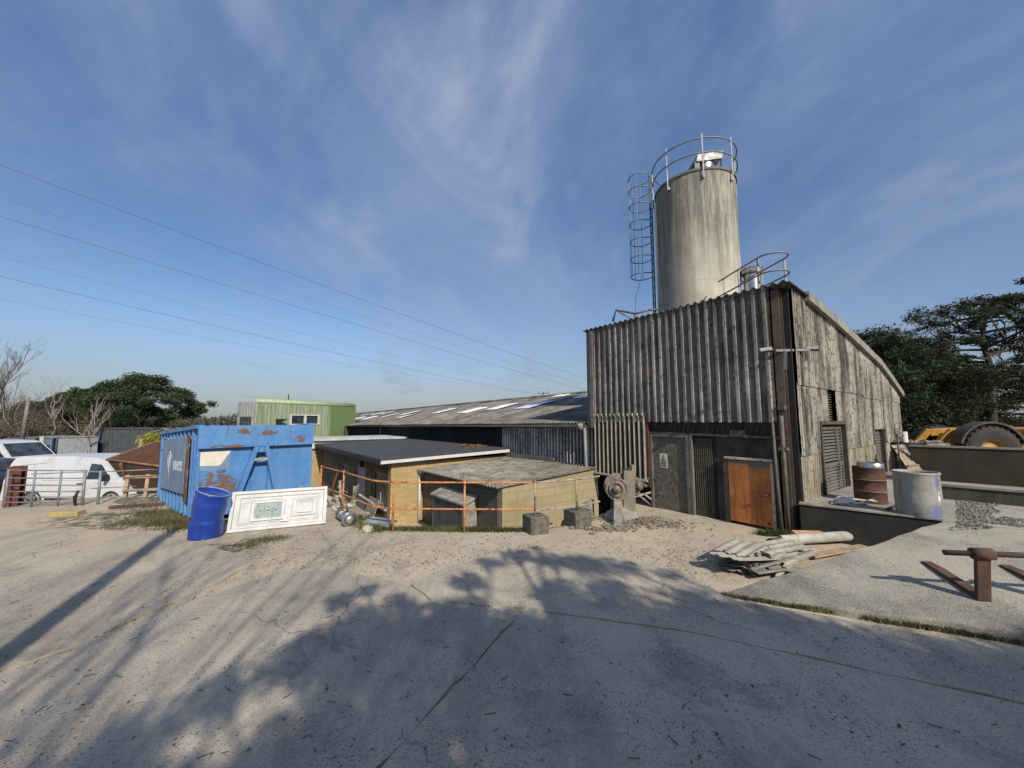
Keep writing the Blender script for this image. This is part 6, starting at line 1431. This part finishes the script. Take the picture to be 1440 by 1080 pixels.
# ------------------------------------------------------------------ trees and pole standing behind the viewpoint; their shadows cross the yard
sh = Vector((sd.x, sd.y, sd.z))
def caster(x, y, h):   # where something h high must stand for its shadow to fall at x, y
    return Vector((x+sh.x/sh.z*h, y+sh.y/sh.z*h, h))
b_ = caster(-6.86, 8.05, 8.3); m = M(); m.tube([(b_.x,b_.y,-.3),(b_.x,b_.y,8.3)], [.15,.105], 12)
tag(obj('utility_pole', m, simple('weathered_pole', (.24,.21,.17))), 'wooden pole behind the viewpoint whose shadow crosses the left slab', 'pole')
def shade_tree(name, label, spots, base, hts, n, leaf, seed, mat_=PINE):
    rs = np.random.RandomState(seed); rng = random.Random(seed); blobs = []; m = M()
    t_ = thing(name, label, 'tree', (base[0],base[1],0), 0); spots = [(x+rng.gauss(0,.05),y+rng.gauss(0,.05),r*1.12) for x,y,r in spots]
    hi = max(hts); tp = [Vector((rng.gauss(0,.1),rng.gauss(0,.1),hi*i/8)) for i in range(9)]; m.tube(tp, [.26*(1-.75*i/8) for i in range(9)], 10)
    for (x, y, r) in spots:
        h = rng.uniform(*hts); c = caster(x, y, h)-Vector((base[0],base[1],0)); blobs.append((c.x,c.y,c.z,r,r,r*.6))
        i = min(7, int(h/hi*8*.8)); s = tp[i]; mid = s.lerp(c, .5)+Vector((0,0,.3)); m.tube([s, mid, c], [.07,.04,.02], 5, caps=False)
        for q in range(7):
            d = Vector((rng.gauss(0,1),rng.gauss(0,1),rng.gauss(0,.5))).normalized()*r*1.25; m.tube([c, c+d], [.015,.006], 3, caps=False)
    obj('trunk', m, BARK, t_, fix=False)
    P = cloud(rs, blobs, n, .75); quads('crown', P, rs.uniform(.6,1.2,len(P))*leaf, mat_, t_, rs)
    return t_
def fill(poly, step, r, seed, jit=.6, skip=.0):
    rng = random.Random(seed); out = []; xs_ = [p[0] for p in poly]; ys_ = [p[1] for p in poly]; y = min(ys_)
    while y < max(ys_):
        x = min(xs_)
        while x < max(xs_):
            a, b = x+rng.uniform(-jit,jit)*step, y+rng.uniform(-jit,jit)*step; ins = False
            for (x0,y0),(x1,y1) in zip(poly, poly[1:]+poly[:1]):
                if (y0 > b) != (y1 > b) and a < (x1-x0)*(b-y0)/(y1-y0)+x0: ins = not ins
            if ins and rng.random() > skip: out.append((a, b, r*rng.uniform(.6,1.25)))
            x += step
        y += step
    return out
# dense shade: ground outline read from the photograph
mainp = [(-1.75,3.0),(-1.95,3.9),(-1.75,4.6),(-1.2,4.55),(-.9,4.9),(-.55,4.75),(-.2,5.5),(.3,5.8),(1.2,5.6),(2.2,5.3),(2.9,4.7),(4.0,4.2),(4.9,3.6),(5.4,2.4),(5,0),(-1.5,0)]
spots = [s for s in fill(mainp, .50, .50, 3, .45, .04) if s[1] < 4.4 or random.Random(s[0]).random() > .38]; spots = [(x,y,r*(1 if y < 4.4 else .62)) for x,y,r in spots]
spots = spots+fill([(.6,-.5),(.6,4.6),(2.6,4.6),(5.2,3.4),(5.8,1),(5,-.5)], .6, .62, 5)
spots += [(-2.1,4.95,.22),(-1.9,5.2,.16),(-1.35,5.0,.2),(-.6,5.4,.25),(.1,6.5,.28),(.55,6.3,.3),(-.3,6.1,.24),(1.1,6.2,.36),(1.6,6.0,.3),(.4,6.9,.13),(-2.3,3.3,.3),(-2.6,2.7,.35),(2.3,5.75,.2),(-2.2,2.2,.4),(-3,2.1,.35)]
L1 = [s for s in spots if s[0] < 1.6]; L2 = [s for s in spots if s[0] >= 1.6]
shade_tree('evergreen_tree', 'leafy evergreen behind the viewpoint shading the middle of the yard', L1, (4.2,-6.6), (6.2,9.2), 44000, .11, 90)
shade_tree('evergreen_tree', 'leafy evergreen behind the viewpoint shading the ramp side', L2, (8.8,-6.8), (5.5,8.0), 44000, .105, 91)
# thin bare branches: streaky shade on the left
def bare_shade(base, seed, h, spots):
    rng = random.Random(seed); t_ = thing('bare_tree', 'bare branching tree behind the viewpoint streaking the left slabs with shade', 'tree', (base[0],base[1],0), 0)
    m = M(); tp = [Vector((rng.gauss(0,.06),rng.gauss(0,.06),h*.8*i/6)) for i in range(7)]; m.tube(tp, [.17*(1-.7*i/6) for i in range(7)], 8)
    for (x, y) in spots:
        hh = rng.uniform(h*.6,h); c = caster(x, y, hh)-Vector((base[0],base[1],0)); s = tp[rng.randint(2,6)]; d = (c-s)
        limb(m, s, d+Vector((0,0,.5)), d.length*.8, .026, 5, rng, [], .38, .12, 4, (2,3))
    obj('branches', m, BARK, t_, fix=False)
bare_shade((1.3,-6.2), 95, 8.0, [(-2.8,3.4),(-3.4,3.0),(-3.9,2.6),(-2.4,4.0),(-3.0,2.3),(-4.3,3.3),(-2.1,4.4),(-3.6,3.8),(-2.6,2.6),(-4.6,2.4),(-3.3,4.3),(-2.0,5.2),(-4.2,2.0),(-3.4,2.6),(-5.0,2.9),(-4.0,4.0),(-4.8,3.8),(-3.0,3.7)])
